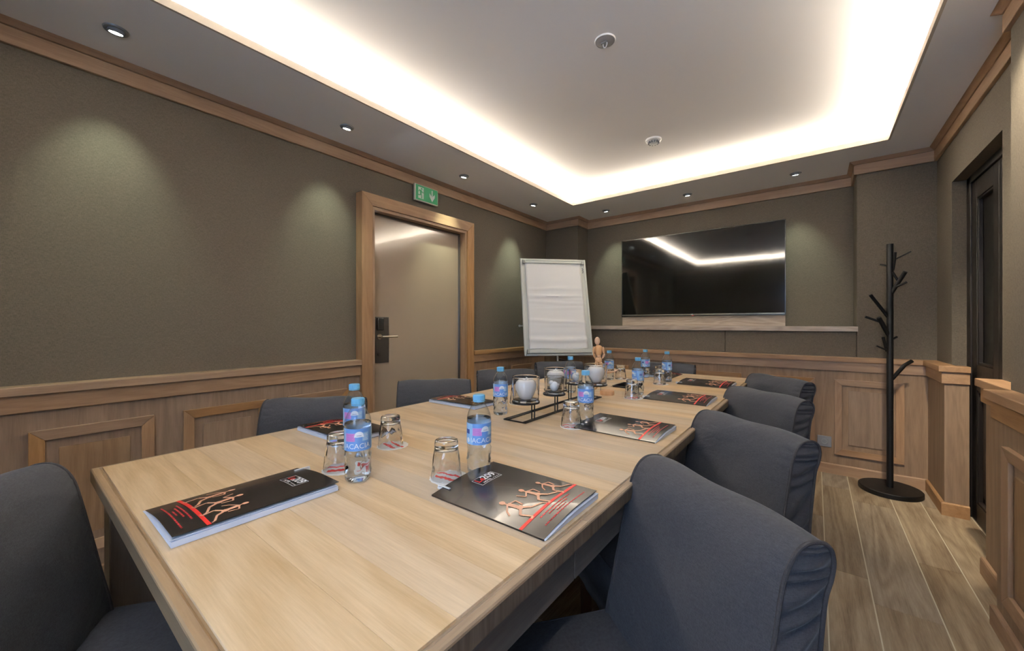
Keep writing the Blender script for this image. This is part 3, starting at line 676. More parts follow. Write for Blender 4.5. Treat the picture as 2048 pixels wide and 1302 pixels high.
# ---------------------------------------------------------------- chairs
BACK = [(-.185, .440), (-.208, .56), (-.232, .68), (-.250, .765), (-.262, .808), (-.282, .842), (-.306, .859), (-.334, .858), (-.354, .842), (-.361, .815), (-.355, .788), (-.342, .758), (-.332, .70), (-.318, .60), (-.308, .46), (-.300, .31)]
def chair_proto(label):
    t = thing('dining_chair', label, 'chair', group='grey slipcovered chairs round the table')
    hw = .222
    def w_at(z): return hw - .008 * max(0, (z - .44) / .42)
    def dense(P_, n):
        out = []; Q = [P_[0]] + list(P_) + [P_[-1]]
        for i in range(1, len(Q) - 2):
            p0, p1, p2, p3 = Q[i - 1], Q[i], Q[i + 1], Q[i + 2]
            for k in range(n):
                f = k / n
                out.append(tuple(.5 * (2 * p1[c] + (p2[c] - p0[c]) * f + (2 * p0[c] - 5 * p1[c] + 4 * p2[c] - p3[c]) * f * f + (-p0[c] + 3 * p1[c] - 3 * p2[c] + p3[c]) * f ** 3) for c in (0, 1)))
        return out + [P_[-1]]
    prof = dense([(-.185, .31)] + BACK, 4)
    m = len(prof); n = 56; vs = []
    ia = max(range(m), key=lambda k: prof[k][1])           # apex of the roll
    rq = random.Random(11); ph = [rq.uniform(0, 6) for _ in range(6)]
    for i in range(n + 1):
        q = i / n * 2 - 1; q = math.copysign(abs(q) ** .8, q); aq = abs(q)
        for k, (y, z) in enumerate(prof):
            front = k < ia
            g = min(1, max(0, (k - 2) / 8)) * (1 if front else -1)
            bulge = (1 - q * q) * (.012 if front else -.006) * min(1, abs(k - ia) / 10)
            gather = .0040 * max(0, (aq - .72) / .28) * (1 - max(0, (aq - .94) / .06)) * math.sin(z * 170 + ph[0] + 3 * math.sin(z * 31)) * min(1, .2 + abs(k - ia) / 12)
            drape = .0055 * math.sin(q * 4.2 + z * 19 + ph[1]) * math.sin(z * 11 + ph[2]) * (1 - aq ** 4)
            tw = math.exp(-((k - ia) / 7.0) ** 2); zt = z - .009 * aq ** 7 * tw - .0022 * (1 - q * q) * math.sin(q * 5 + 1) * tw
            vs.append((q * w_at(z), y + bulge + gather + drape, zt))
    fs = [(i * m + k, i * m + k + 1, (i + 1) * m + k + 1, (i + 1) * m + k) for i in range(n) for k in range(m - 1)]
    b = MB(); b.add(vs, fs); b.build('backrest', M_chair, t, smooth=75)
    for sg in (-1, 1):
        ends = vs[n * m:] if sg > 0 else vs[:m]
        fr_ = ends[:ia + 1]; bk = ends[ia:][::-1]
        def lerp(P_, s_):
            x_ = s_ * (len(P_) - 1); k = min(int(x_), len(P_) - 2); f = x_ - k
            return [P_[k][c] + f * (P_[k + 1][c] - P_[k][c]) for c in range(3)]
        b = MB(); pv = []; rows = 90; cols_ = 10
        for r in range(rows + 1):
            s_ = r / rows; f0 = lerp(fr_, s_); b0 = lerp(bk, s_)
            for c in range(cols_ + 1):
                g = c / cols_; p = [f0[k] + g * (b0[k] - f0[k]) for k in range(3)]
                e_ = math.sin(PI * g)
                puff = .005 * e_ + .0058 * math.sin(r * .80 + 1.3 * math.sin(g * 2.4 + r * .37 + ph[3])) * (1 - .75 * s_ ** 3) * e_ ** .6 if 0 < c < cols_ else 0
                pv.append((p[0] + sg * (puff - .002), p[1], p[2]))
        b.add(pv, [(r * (cols_ + 1) + c, r * (cols_ + 1) + c + 1, (r + 1) * (cols_ + 1) + c + 1, (r + 1) * (cols_ + 1) + c) for r in range(rows) for c in range(cols_)])
        b.build('side_panel', M_chair, t, smooth=80)
        b = MB()
        for p, q in zip(ends[:-1], ends[1:]): b.tube((p[0] + sg * .001, p[1], p[2]), (q[0] + sg * .001, q[1], q[2]), .0036, n=8, cap=False)
        b.build('piping', M_pipe, t, smooth=True)
    # seat cushion cover
    b = MB(); n = 14; vs = []
    for j in range(n + 1):
        for i in range(n + 1):
            u, v = i / n * 2 - 1, j / n
            z = .462 - .010 * abs(u) ** 6 - .012 * v ** 8 - .004 * (1 - u * u) * math.sin(PI * v) + .0015 * math.sin(i * 2.1 + j * 1.3)
            vs.append((u * .232, -.200 + v * .435, z))
    k0 = len(vs)
    b.add(vs, [(j * (n + 1) + i, j * (n + 1) + i + 1, (j + 1) * (n + 1) + i + 1, (j + 1) * (n + 1) + i) for j in range(n) for i in range(n)])
    b.build('seat', M_chair, t, smooth=60)
    b = MB(); rim = [(-.232, -.29), (.232, -.29), (.232, .235), (-.232, .235)]; pts = []
    for (p, q) in zip(rim, rim[1:] + rim[:1]):
        for k in range(14): f = k / 14; pts.append((p[0] + (q[0] - p[0]) * f, p[1] + (q[1] - p[1]) * f))
    N_ = len(pts); vs = []
    for r, z in enumerate((.452, .40, .34, .29)):
        for k, p in enumerate(pts):
            d = (.000, .003, .006, .010)[r] + (.003 * math.sin(k * 1.9 + r) if r else 0); L_ = math.hypot(*p); vs.append((p[0] * (1 + d / L_), p[1] * (1 + d / L_), z))
    b.add(vs, [(r * N_ + k, r * N_ + (k + 1) % N_, (r + 1) * N_ + (k + 1) % N_, (r + 1) * N_ + k) for r in range(3) for k in range(N_)])
    sk = b.build('skirt', M_chair, t, smooth=70); so = sk.modifiers.new('solid', 'SOLIDIFY'); so.thickness = .003
    for x in (-.205, .205):
        for y in (-.265, .205): b = MB(); b.add([(x - .014, y - .014, 0), (x + .014, y - .014, 0), (x + .014, y + .014, 0), (x - .014, y + .014, 0), (x - .019, y - .019, .44), (x + .019, y - .019, .44), (x + .019, y + .019, .44), (x - .019, y + .019, .44)], [(0, 3, 2, 1), (4, 5, 6, 7), (0, 1, 5, 4), (1, 2, 6, 5), (2, 3, 7, 6), (3, 0, 4, 7)]); b.build('leg', M_brown, t, bevel=.002)
    return t
proto = None
def place_chair(cx, cy, ang, label):
    """cx, cy = middle of the top roll; ang = facing direction (degrees from +x)"""
    global proto
    a = math.radians(ang); loc = (cx + .325 * math.cos(a), cy + .325 * math.sin(a), 0); rz = a - PI / 2
    if proto is None:
        proto = chair_proto(label); proto.location = loc; proto.rotation_euler = (0, 0, rz)
    else: copy_tree(proto, label, loc, rz)
place_chair(-.168, .925, 232, 'grey slipcovered chair nearest the camera on the right side of the table')
place_chair(-.178, 1.600, 231, 'grey slipcovered chair second from the camera on the right side of the table')
place_chair(-.192, 2.360, 230, 'grey slipcovered chair third from the camera on the right side of the table')
place_chair(-.180, 3.075, 227, 'grey slipcovered chair farthest from the camera on the right side')
place_chair(-1.838, .890, 315, 'grey slipcovered chair nearest the camera on the left side, behind the two close water bottles')
place_chair(-1.855, 1.622, 318, 'grey slipcovered chair in front of the laminate door on the left side')
place_chair(-1.845, 2.312, 318, 'grey slipcovered chair just right of the door frame, third on the left side')
place_chair(-1.850, 3.090, 318, 'grey slipcovered chair below the flip chart at the far left')
place_chair(-1.020, 3.560, 274, 'grey slipcovered chair at the far end of the table facing the camera')
place_chair(-1.348, -.070, 55, 'grey slipcovered chair in the near left corner at the close end of the table')

# ---------------------------------------------------------------- folders
FWd, FLn = .225, .318
def zc(s_): return .0035 + .0165 * math.sin(PI / 2 * min(1, max(0, s_) / .15))
def folder_proto(label):
    t = thing('folder', label, 'folder', group='black printed folders laid on the table')
    ns = 16
    def sheet(z0f, z1f, S0, S1, T0, T1):
        b = MB(); vs = []
        for i in range(ns + 1):
            s_ = S0 + (S1 - S0) * i / ns
            for tt in (T0, T1):
                vs.append((s_, -tt, z0f(s_))); vs.append((s_, -tt, z1f(s_)))
        fs = []
        for i in range(ns):
            a = i * 4; c = a + 4
            fs += [(a + 1, a + 3, c + 3, c + 1), (a, c, c + 2, a + 2), (a, a + 1, c + 1, c), (a + 2, c + 2, c + 3, a + 3)]
        fs += [(0, 2, 3, 1), (ns * 4, ns * 4 + 1, ns * 4 + 3, ns * 4 + 2)]
        b.add(vs, fs); return b
    sheet(lambda s_: 0, lambda s_: .0007, 0, FWd, 0, FLn).build('back_cover', M_cov, t)
    sheet(lambda s_: zc(s_) - .0007, lambda s_: zc(s_), 0, FWd, 0, FLn).build('front_cover', M_cov, t, smooth=30)
    sheet(lambda s_: .0008, lambda s_: max(.0012, zc(s_) * .58), .001, FWd + .003, .004, FLn + .002).build('sheets', M_pages, t)
    sheet(lambda s_: max(.0014, zc(s_) * .66), lambda s_: max(.0018, zc(s_) * .66 + .0012), .001, FWd + .001, .006, FLn + .004).build('loose_sheet', M_pages, t)
    box('spine', M_cov, -.0008, .0006, -FLn, 0, 0, .0035, t)
    # printing (flat on the cover): x = s from the spine, y = -t from the top edge
    hold = [MB()]
    def flush(nm): hold[0].build(nm, [M_pw, M_red, M_skin, M_dred], t); hold[0] = MB()
    def put(vs, fs, mi, h=.0005):
        p = hold[0]; p.cur = mi; p.add([(v[0], v[1], zc(v[0]) + h) for v in vs], fs)
    def bar(a, b_, w_, mi, nseg=1, h=.0005):
        a = Vector(a); b_ = Vector(b_); d = (b_ - a).normalized(); n_ = Vector((-d.y, d.x)) * w_ / 2
        for k in range(nseg):
            u = a + (b_ - a) * k / nseg; v = a + (b_ - a) * (k + 1) / nseg
            put([u - n_, v - n_, v + n_, u + n_], [(0, 1, 2, 3)], mi, h)
    X0_, X1_, Y0_, Y1_ = .090, .163, -.082, -.045
    for a, b_ in (((X0_, Y0_), (X1_, Y0_)), ((X1_, Y0_), (X1_, Y1_)), ((X1_, Y1_), (X0_, Y1_)), ((X0_, Y1_), (X0_, Y0_))): bar(a, b_, .0012, 0, 6)
    vs, fs = text_mesh('209', .030, .0009); put([(v[0] + .137, v[1] - .0575) for v in vs], fs, 0)
    vs, fs = text_mesh('Le', .026, .0002); put([(v[0] + .106, v[1] - .0585) for v in vs], fs, 1)
    vs, fs = text_mesh('HOTEL', .0095, .0002); put([(v[0] + .116, v[1] - .0755) for v in vs], fs, 0)
    for k in range(4):
        c = (.138 + .0065 * k, -.0755); st_ = []
        for q in range(10): r = .0026 if q % 2 == 0 else .0011; st_.append((c[0] + r * math.sin(q * PI / 5), c[1] + r * math.cos(q * PI / 5)))
        put(st_, [tuple(range(9, -1, -1))], 0)
    flush('printed_logo')
    bar((0.0, -.262), (FWd, -.262), .0075, 1, 14, .0006); flush('printed_line')
    def runner(x, sc, fl_, arm):
        def L_(a, b_, w_): bar((x + fl_ * a[0] * sc, -.262 + a[1] * sc), (x + fl_ * b_[0] * sc, -.262 + b_[1] * sc), w_ * sc * .78, 2, 1, .0009)
        def E_(c, rx, ry): put([(x + fl_ * c[0] * sc + rx * sc * math.cos(q * PI / 5), -.262 + c[1] * sc + ry * sc * math.sin(q * PI / 5)) for q in range(10)], [tuple(range(10))], 2, .0009)
        E_((.0, .96), .07, .085); L_((0, .88), (-.02, .80), .06); L_((-.02, .82), (-.06, .52), .15); E_((-.07, .48), .085, .09)
        L_((-.06, .46), (.16, .30), .09); L_((.16, .30), (.06, .02), .07); L_((.06, .02), (.15, 0), .06)      # front leg
        L_((-.09, .46), (-.22, .26), .09); L_((-.22, .26), (-.50, .14), .07); L_((-.50, .14), (-.56, .06), .05)  # rear leg
        L_((0, .80), (.20, .66), .055); L_((.20, .66), (.30, .90 if arm else .50), .05)
        L_((-.04, .80), (-.24, .74), .055); L_((-.24, .74), (-.20, .50), .05)
    for rn in ((.052, .092, -1, 0), (.118, .088, -1, 1), (.176, .080, -1, 0)): runner(*rn); flush('printed_runner')
    rr = random.Random(5)
    for k, (a, b_) in enumerate(((.050, .170), (.072, .146), (.092, .128), (.035, .200))):
        y = -.276 - .0075 * k; x = a
        while x < b_ - .002:
            w_ = min(rr.uniform(.003, .011), b_ - x); bar((x, y), (x + w_, y), .0030, 3, 1); x += w_ + .0018
    flush('printed_address')
    return t
def pen_proto(label):
    t = thing('pen', label, 'pen', group='white pens clipped into the folders')
    b = MB(); b.tube((0, -.110, 0), (0, .006, 0), .0040, n=14); b.tube((0, .006, 0), (0, .012, 0), .0040, .0028, n=14); b.build('barrel', M_white, t, smooth=True)
    b = MB(); b.box(-.0028, .0028, -.030, .010, .0062, .0086); b.box(-.0028, .0028, .007, .0105, .003, .0086); b.build('pocket_clip', M_white, t, bevel=.0006)
    return t
fp = pn = None
def folder(sx, sy, rz, label, plabel=None):
    """sx, sy = top corner on the spine; rz = direction of the width axis"""
    global fp, pn
    if fp is None: fp = folder_proto(label); fp.location = (sx, sy, TZt + .0003); fp.rotation_euler = (0, 0, rz)
    else: copy_tree(fp, label, (sx, sy, TZt + .0003), rz)
    if plabel:
        c, s_ = math.cos(rz), math.sin(rz); lx, ly = .036, .006
        loc = (sx + lx * c - ly * s_, sy + lx * s_ + ly * c, TZt + zc(.022) - .0066 + .0)
        loc = (loc[0], loc[1], TZt + .0044)
        if pn is None: pn = pen_proto(plabel); pn.location = loc; pn.rotation_euler = (0, 0, rz)
        else: copy_tree(pn, plabel, loc, rz)
H = PI / 2
folder(-.722, .622, H, 'black folder with running figures nearest the camera on the right side', 'white pen clipped to the nearest right hand folder')
folder(-.752, 1.372, H - .03, 'black running figure folder second from the camera on the right side', 'white pen clipped to the second folder on the right side')
folder(-.745, 2.140, H - .03, 'black running figure folder third from the camera on the right side', 'white pen clipped to the third folder on the right side')
folder(-.745, 2.800, H - .03, 'black running figure folder farthest from the camera on the right side', 'white pen clipped to the farthest folder on the right side')
folder(-1.155, .505, 0, 'black folder showing its thick white page edges, at the near left corner of the table', 'white pen at the far end of the near left folder')
folder(-1.262, .925, -H + .03, 'black folder behind the two close water bottles on the left side')
folder(-1.290, 1.600, -H + .04, 'black folder on the left table edge opposite the first candle stand cup')
folder(-.850, 3.050, PI, 'black folder at the far end of the table in front of the end chair')

# ---------------------------------------------------------------- bottles
RB = .0335
BP = [(0, .0015), (.018, .001), (.027, 0), (.0315, .004), (.0330, .012), (.0325, .020), (.0335, .026), (.0325, .033), (.0335, .040), (.0320, .047), (.0335, .054), (.0322, .061), (.0335, .068), (.0325, .076), (.0335, .082), (.0330, .083), (.0330, .141), (.0337, .143), (.0335, .150), (.0325, .157), (.0300, .166), (.0262, .175), (.0215, .183), (.0170, .189), (.0140, .193), (.0135, .197), (.0160, .1985), (.0160, .200), (.0130, .201), (.0130, .210)]
def bottle_fn(r, z, a, k):
    if .02 < z < .08: return r + .0010 * math.sin(3 * a + z * 160) + .0009 * math.sin(7 * a - z * 120)
    if z < .012 and r > .02: return r - .0012 * max(0, math.cos(6 * a))
    return r
def bottle_proto(label):
    t = thing('water_bottle', label, 'bottle', group='small clear water bottles with blue caps on the table')
    b = MB(); b.lathe(BP, 48, bottle_fn); b.build('bottle', M_pet, t, smooth=60)
    b = MB(); wp = [(max(0, r - .0009), z + .0006) for r, z in BP if z <= .150]; wp[0] = (0, .002); wp += [(.0318, .1515), (0, .1515)]
    b.lathe(wp, 48, bottle_fn); b.build('water', M_water, t, smooth=60, weld=True)
    b = MB(); b.lathe([(0, .2145), (.0150, .2145), (.0163, .2130), (.0166, .2110), (.0166, .2000), (.0160, .1995)], 60, lambda r, z, a, k: r + (.0003 * math.cos(30 * a) if 2 <= k <= 4 else 0)); b.build('cap', M_cap, t, smooth=30)
    b = MB(); b.lathe([(.0165, .1990), (.0168, .1972), (.0160, .1955)], 40); b.build('cap_ring', M_cap, t, smooth=True)
    b = MB(); R0 = .0338; b.lathe([(R0, .0835), (R0, .1405)], 64); b.build('label', M_lab, t, smooth=True)
    b = MB(); b.lathe([(R0 - .00025, .0835), (R0 - .00025, .1405)], 64); b.build('label_back', M_pw, t, smooth=True)
    # printed patches, wrapped round the bottle; angle 0 faces +x
    def wrap(u, z, h): a = u / R0; return ((R0 + h) * math.cos(a), (R0 + h) * math.sin(a), z)
    p = MB()
    def patch(u0, u1, z0, z1, mi, h=.0002):
        p.cur = mi; n = max(1, int((u1 - u0) / .004)); 
        for k in range(n):
            a = u0 + (u1 - u0) * k / n; c = u0 + (u1 - u0) * (k + 1) / n
            p.add([wrap(a, z0, h), wrap(c, z0, h), wrap(c, z1, h), wrap(a, z1, h)], [(0, 1, 2, 3)])
    def word(s_, size, u, z, mi, wgt, h=.0004):
        vs, fs = text_mesh(s_, size, wgt); p.cur = mi; p.add([wrap(v[0] + u, v[1] + z, h) for v in vs], fs)
    for off in (0, .106):
        patch(off - .062, off - .030, .084, .140, 1)
        patch(off - .030, off - .004, .1085, .1290, 2); patch(off + .014, off + .031, .1085, .1300, 1)
        for k in range(5): patch(off - .028, off - .008 - .002 * (k % 2), .1110 + .0035 * k, .1118 + .0035 * k, 3, .0004); patch(off + .016, off + .029 - .002 * (k % 3), .1110 + .0035 * k, .1118 + .0035 * k, 0, .0004)
        for k in range(9):
            a0 = PI * k / 8 - 0; 
        arc = [(off + .006 + .012 * math.cos(PI * k / 12), .1215 + .012 * math.sin(PI * k / 12)) for k in range(13)]
        for k in range(10):
            u0_, u1_ = off + .006 - .012 + .0024 * k, off + .006 - .012 + .0024 * (k + 1)
            h0, h1 = [math.sqrt(max(0, .012 ** 2 - (u - off - .006) ** 2)) for u in (u0_, u1_)]
            p.cur = 0; p.add([wrap(u0_, .1190, .0003), wrap(u1_, .1190, .0003), wrap(u1_, .1215 + h1, .0003), wrap(u0_, .1215 + h0, .0003)], [(0, 1, 2, 3)])
        patch(off, off + .012, .1225, .1235, 4, .0005)
        word('IACACIA', .0185, off + .000, .0955, 0, .0000)
        cc = [(off - .046 + .0065 * math.cos(PI * k / 8), .0950 + .0065 * math.sin(PI * k / 8)) for k in range(16)]
        for k in range(6):
            u0_, u1_ = -.0065 + .0013 * 5 / 3 * k, -.0065 + .0013 * 5 / 3 * (k + 1)
            h0, h1 = [math.sqrt(max(0, .0065 ** 2 - u * u)) for u in (u0_, u1_)]
            p.cur = 0; p.add([wrap(off - .046 + u0_, .0950 - h0, .0004), wrap(off - .046 + u1_, .0950 - h1, .0004), wrap(off - .046 + u1_, .0950 + h1, .0004), wrap(off - .046 + u0_, .0950 + h0, .0004)], [(0, 1, 2, 3)])
        patch(off - .056, off - .040, .112, .124, 4, .0004)
    p.build('label_print', [M_pw, M_lab2, M_pink, plain('label_text_pink', s2l(170, 90, 170), .5), plain('label_navy', s2l(50, 74, 140), .5)], t)
    return t
bp_ = None
def bottle(x, y, turn, label):
    global bp_
    rz = math.atan2(-y, -x) + math.radians(turn)
    if bp_ is None: bp_ = bottle_proto(label); bp_.location = (x, y, TZt); bp_.rotation_euler = (0, 0, rz)
    else: copy_tree(bp_, label, (x, y, TZt), rz)
bottle(-.956, .571, -6, 'water bottle nearest the camera, between the two near folders')
bottle(-1.188, .697, -10, 'water bottle directly behind the nearest one, in front of the left chair')
bottle(-.738, .805, 20, 'water bottle at the top left corner of the nearest right hand folder')
bottle(-1.132, 1.379, 0, 'water bottle just left of the first candle stand cup')
bottle(-.764, 1.495, -6, 'water bottle in front of the candle stand, right of centre')
bottle(-1.165, 2.083, 0, 'water bottle partly hidden behind the middle cups of the candle stand')
bottle(-1.202, 2.729, 0, 'water bottle just right of the wooden mannequin')
bottle(-.818, 2.261, -70, 'water bottle by the cable port, left of the third right hand folder')
bottle(-1.030, 3.005, 50, 'water bottle at the far end, left of the end chair folder')
bottle(-.833, 2.881, -70, 'water bottle right of the far tumblers, in front of the end chair')

# ---------------------------------------------------------------- tumblers on paper coasters
def tumbler_proto(label):
    t = thing('tumbler', label, 'glass', group='upturned cut glass tumblers on paper coasters')
    out = [(.0405, 0), (.0412, .004), (.0405, .012), (.0395, .024), (.0382, .036), (.0368, .048), (.0352, .060), (.0335, .072), (.0322, .0780), (.0315, .0815), (.0312, .094), (.0300, .099), (.0270, .1005), (.022, .0995), (0, .0985)]
    inn = [(0, .0800), (.018, .0798), (.0255, .0785), (.0290, .0755), (.0300, .0725), (.0306, .069), (.0340, .050), (.0362, .030), (.0380, .012), (.0388, .003), (.0392, 0), (.0405, 0)]
    def fn(r, z, a, k):
        if k < 9 and z > .004:
            f = min(1, (z - .004) / .02) * min(1, max(0, (.080 - z) / .01))
            return r - .0022 * f * (abs(math.sin(4 * a + z * 60)) * abs(math.sin(4 * a - z * 60))) 
        return r
    b = MB(); b.lathe(out + inn, 64, fn); b.build('glass_body', M_glass, t, smooth=35, weld=True)
    return t
def coaster_proto(label):
    t = thing('paper_coaster', label, 'coaster', group='white paper coasters with red print')
    b = MB(); b.lathe([(0, 0), (.0510, 0), (.0510, .0008), (0, .0008)], 40, lambda r, z, a, k: r + (.0012 * math.cos(16 * a) if r > .01 else 0)); b.build('paper', M_paper, t, weld=True)
    p = MB()
    for k, (y0, w_) in enumerate(((-.018, .011), (.008, .009))):
        n = 12
        for i in range(n):
            x0 = -.042 + .084 * i / n; x1 = -.042 + .084 * (i + 1) / n
            z0 = y0 + .003 * (i % 2); z1 = y0 + .003 * ((i + 1) % 2); mx = math.sqrt(.047 ** 2 - max(abs(y0) + w_, 0) ** 2)
            if max(abs(x0), abs(x1)) > mx: continue
            p.add([(x0, z0, .0010), (x1, z1, .0010), (x1, z1 + w_, .0010), (x0, z0 + w_, .0010)], [(0, 1, 2, 3)])
    p.build('red_print', M_red, t)
    return t
tp = cp = None
TUM = [(-.780, .722, 'touching the nearest right hand folder', .2), (-1.133, .796, 'right of the two closest bottles', -.5),
       (-1.067, .579, 'half hidden behind the nearest bottle', .5), (-.772, 1.387, 'in front of the candle stand', .1),
       (-1.217, 1.621, 'left of the first candle cup', -.4), (-.802, 2.125, 'beside the black cable port', .3),
       (-.839, 2.730, 'nearest the farthest right hand folder', .2), (-.908, 2.950, 'farthest along, behind another tumbler', 0), (-1.150, 2.815, 'right of the wooden mannequin', .6)]
for x, y, wh, rz in TUM:
    L1, L2 = 'upturned cut glass tumbler ' + wh, 'round paper coaster under the tumbler ' + wh
    if tp is None:
        tp = tumbler_proto(L1); tp.location = (x, y, TZt + .0011); cp = coaster_proto(L2); cp.location = (x + .006, y + .004, TZt); cp.rotation_euler = (0, 0, rz)
    else: copy_tree(tp, L1, (x, y, TZt + .0011), rz); copy_tree(cp, L2, (x + .006, y + .004, TZt), rz + .4)

# ---------------------------------------------------------------- candle stand with cups, porcelain apples and birds
t = thing('candle_stand', 'black wire candle stand with five round plates along the middle of the table', 'candle holder', (-.99, 1.66, TZt))
RX0, RX1, RY0, RY1 = -1.052 + .99, -.940 + .99, 1.305 - 1.66, 2.030 - 1.66
b = MB()
for q, rr_ in ((0, .0030), (.014, .0030)):
    z = .0036
    cs_ = [(RX0 + q, RY0 + q * .0, z), (RX1 - q, RY0 + q * .0, z), (RX1 - q, RY1, z), (RX0 + q, RY1, z)]
    for a, c in zip(cs_, cs_[1:] + cs_[:1]): b.tube(a, c, rr_, n=8)
b.build('base_frame', M_wire, t, smooth=True)
CUPS = [(-.985, 1.372, .867 - .79, 'L'), (-.958, 1.560, .878 - .79, 'S'), (-1.048, 1.720, .867 - .79, 'L'), (-1.010, 1.862, .885 - .79, 'T'), (-.928, 1.935, .878 - .79, 'L')]
for (x, y, z, kd) in CUPS:
    r = {'L': .060, 'S': .052, 'T': .046}[kd]
    pl = MB(); pl.lathe([(0, 0), (r - .001, 0), (r, .001), (r, .0075), (r - .002, .0085), (r - .004, .006), (0, .006)], 40, c=(x + .99, y - 1.66, z - .006)); pl.build('plate', M_wire, t, smooth=True)
    sm = MB(); cx_ = min(max(x + .99, RX0), RX1)
    nearest = RX1 if x > -.996 else RX0; ny = min(max(y - 1.66, RY0), RY1)
    for q in (0, .014):
        xx = nearest - q if nearest == RX1 else nearest + q
        sm.tube((xx, ny, .004), (xx, ny, z - .005), .0030, n=8)
    sm.build('stem', M_wire, t, smooth=True)
cupL = cupS = cupT = ap = bd = None
ZP = TZt + .0005
def cup(r0, r1, h, label):
    t = thing('glass_cup', label, 'candle glass', group='clear glass cups on the candle stand')
    b = MB(); wl_ = lambda z: r0 + (r1 - r0) * z / h
    b.lathe([(0, 0), (r0 - .004, 0), (r0 - .002, 0), (wl_(.002), .002), (wl_(.004), .004), (wl_(.02), .02), (wl_(h - .004), h - .004), (wl_(h - .0012), h - .0012), (r1 - .0010, h), (r1 - .0018, h), (wl_(h) - .0028, h - .0012), (wl_(h) - .0030, h - .004), (wl_(.020) - .0030, .020), (wl_(.013) - .0030, .013), (wl_(.010) - .0042, .0095), (r0 - .0065, .008), (r0 - .010, .008), (0, .008)], 56); b.build('glass_body', M_cup, t, smooth=50, weld=True)
    return t
def apple(label):
    t = thing('porcelain_apple', label, 'ornament', group='white porcelain apples in the large cups')
    b = MB(); b.lathe([(0, .006), (.010, .002), (.020, 0), (.027, .006), (.036, .022), (.0445, .044), (.0465, .060), (.0420, .075), (.0310, .084), (.0170, .0845), (.007, .080), (0, .077)], 40, lambda r, z, a, k: r * (1 + .03 * math.cos(5 * a) * (1 - z / .08))); b.build('body', M_porc, t, smooth=80, weld=True)
    b = MB(); b.path([(0, 0, .076), (.001, 0, .086), (.004, .002, .094)], .0036, 8); b.build('stem', M_porc, t, smooth=True)
    return t
def bird(label):
    t = thing('porcelain_bird', label, 'ornament', group='small white porcelain birds in the small cups')
    b = MB(); b.ball((0, 0, .0235), (.021, .019, .0230), 12, 18); b.build('body', M_porc, t, smooth=80)
    b = MB(); b.ball((-.014, 0, .040), (.0115, .0105, .011), 10, 14); b.tube((-.021, 0, .040), (-.0275, 0, .038), .004, .0005, n=10); b.build('head', M_porc, t, smooth=80)
    b = MB(); b.tube((.010, 0, .024), (.024, 0, .034), .009, .003, n=12); b.build('tail', M_porc, t, smooth=60)
    return t
names = ['nearest the camera on the candle stand', 'second along the candle stand', 'third along the candle stand', 'smallest, fourth along the candle stand', 'at the far right end of the candle stand']
for i, ((x, y, z, kd), wh) in enumerate(zip(CUPS, names)):
    zz = TZt + z + .0002; lb = 'clear glass candle cup ' + wh
    if kd == 'L':
        if cupL is None: cupL = cup(.0555, .0600, .108, lb); cupL.location = (x, y, zz)
        else: copy_tree(cupL, lb, (x, y, zz), 0)
        la = 'white porcelain apple in the cup ' + wh; za = zz + .0095
        if ap is None: ap = apple(la); ap.location = (x, y, za)
        else: copy_tree(ap, la, (x, y, za), .8 * i)
    else:
        r0, r1, h = (.043, .0465, .078) if kd == 'S' else (.0345, .037, .070)
        c = cup(r0, r1, h, lb); c.location = (x, y, zz)
        la = 'small porcelain bird in the cup ' + wh; za = zz + .009
        if bd is None: bd = bird(la); bd.location = (x, y, za); bd.rotation_euler = (0, 0, .6)
        else: copy_tree(bd, la, (x, y, za), 2.6)

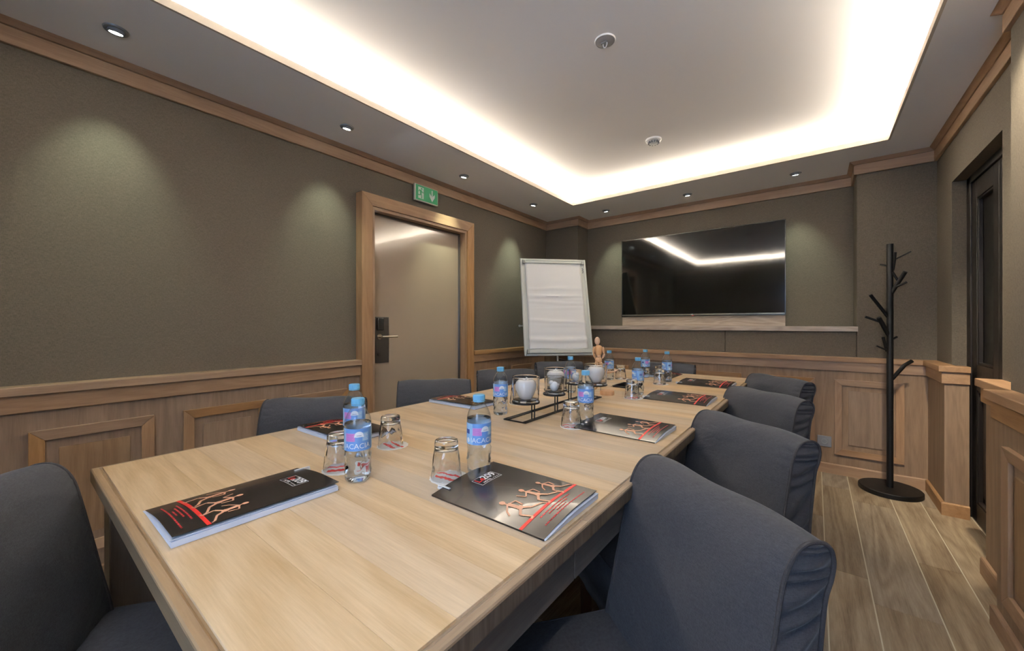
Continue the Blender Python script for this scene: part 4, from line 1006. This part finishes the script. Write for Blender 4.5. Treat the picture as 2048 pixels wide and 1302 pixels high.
# ---------------------------------------------------------------- wooden artist's mannequin
t = thing('artist_mannequin', 'jointed wooden artist mannequin on a round base kicking one leg, behind the candle stand', 'mannequin', (-.957, 2.142, TZt), .658)
k = .00291
def pt(u, v, d=0): return Vector(((u - 1214) * k, d, (789 - v) * k))      # figure plane drawn at 2.91 mm per unit
b = MB(); b.lathe([(0, 0), (.040, 0), (.041, .002), (.041, .021), (.039, .024), (0, .024)], 40); b.build('base', M_man, t, smooth=40)
b = MB(); b.tube(pt(1201, 782), pt(1201, 724), .0013, n=8); b.build('support_rod', M_steel, t)
def el(name, c, rx, rz, ry=None, tilt=0):
    b = MB(); b.ball(c, (rx, ry or rx * .85, rz), 12, 16, Matrix.Rotation(tilt, 3, 'Y')); b.build(name, M_man, t, smooth=80)
def limbm(name, p, q, r0, r1):
    b = MB(); p = Vector(p); q = Vector(q); d = (q - p)
    prof = [(0, 0), (.7, .03), (1, .18), (1.02, .35), (.85, .7), (.7, .9), (.5, .98), (0, 1)]
    b.lathe([(r0 * a * (1 - z) + r1 * a * z if a else 0, z * d.length) for a, z in prof], 14)
    R = Vector((0, 0, 1)).rotation_difference(d.normalized()).to_matrix(); b.v = [tuple(R @ Vector(v) + p) for v in b.v]
    b.ball(p, (r0 * .75,) * 3, 8, 10); b.build(name, M_man, t, smooth=70)
el('head', pt(1194.5, 682), .0158, .0235); limbm('neck', pt(1195, 693), pt(1195, 688), .007, .007)
b = MB(); b.lathe([(0, .000), (.014, .001), (.0175, .012), (.0215, .036), (.0225, .048), (.016, .056), (.007, .060), (0, .061)], 20); b.v = [(v[0], v[1] * .62, v[2]) for v in b.v]; b.v = [tuple(Vector(v) + pt(1197, 711)) for v in b.v]; b.build('torso', M_man, t, smooth=70)
el('waist', pt(1197.3, 712.5), .0135, .010)
b = MB(); b.lathe([(0, 0), (.013, .001), (.0195, .010), (.0190, .020), (.0150, .029), (0, .031)], 20); b.v = [(v[0], v[1] * .7, v[2]) for v in b.v]; b.v = [tuple(Vector(v) + pt(1197, 725)) for v in b.v]; b.build('pelvis', M_man, t, smooth=70)
limbm('upper_arm', pt(1188, 695), pt(1187, 708), .0085, .0065); limbm('forearm', pt(1187.5, 708), pt(1193, 722), .0075, .005)
limbm('upper_arm', pt(1206, 696), pt(1209, 709, .004), .0085, .0065); limbm('forearm', pt(1209, 709, .004), pt(1203.5, 717, -.012), .0070, .005)
limbm('thigh', pt(1201, 725), pt(1205, 744, -.035), .0115, .0085); limbm('shin', pt(1205, 744, -.035), pt(1226, 742, -.030), .0090, .0060); limbm('foot', pt(1226, 742, -.03), pt(1233, 738, -.03), .006, .004)
limbm('thigh', pt(1193, 725), pt(1194, 752, .004), .0115, .0085); limbm('shin', pt(1194, 752, .004), pt(1197, 772, .010), .0090, .0060); limbm('foot', pt(1197, 771, .01), pt(1190, 779, -.004), .0062, .0045)
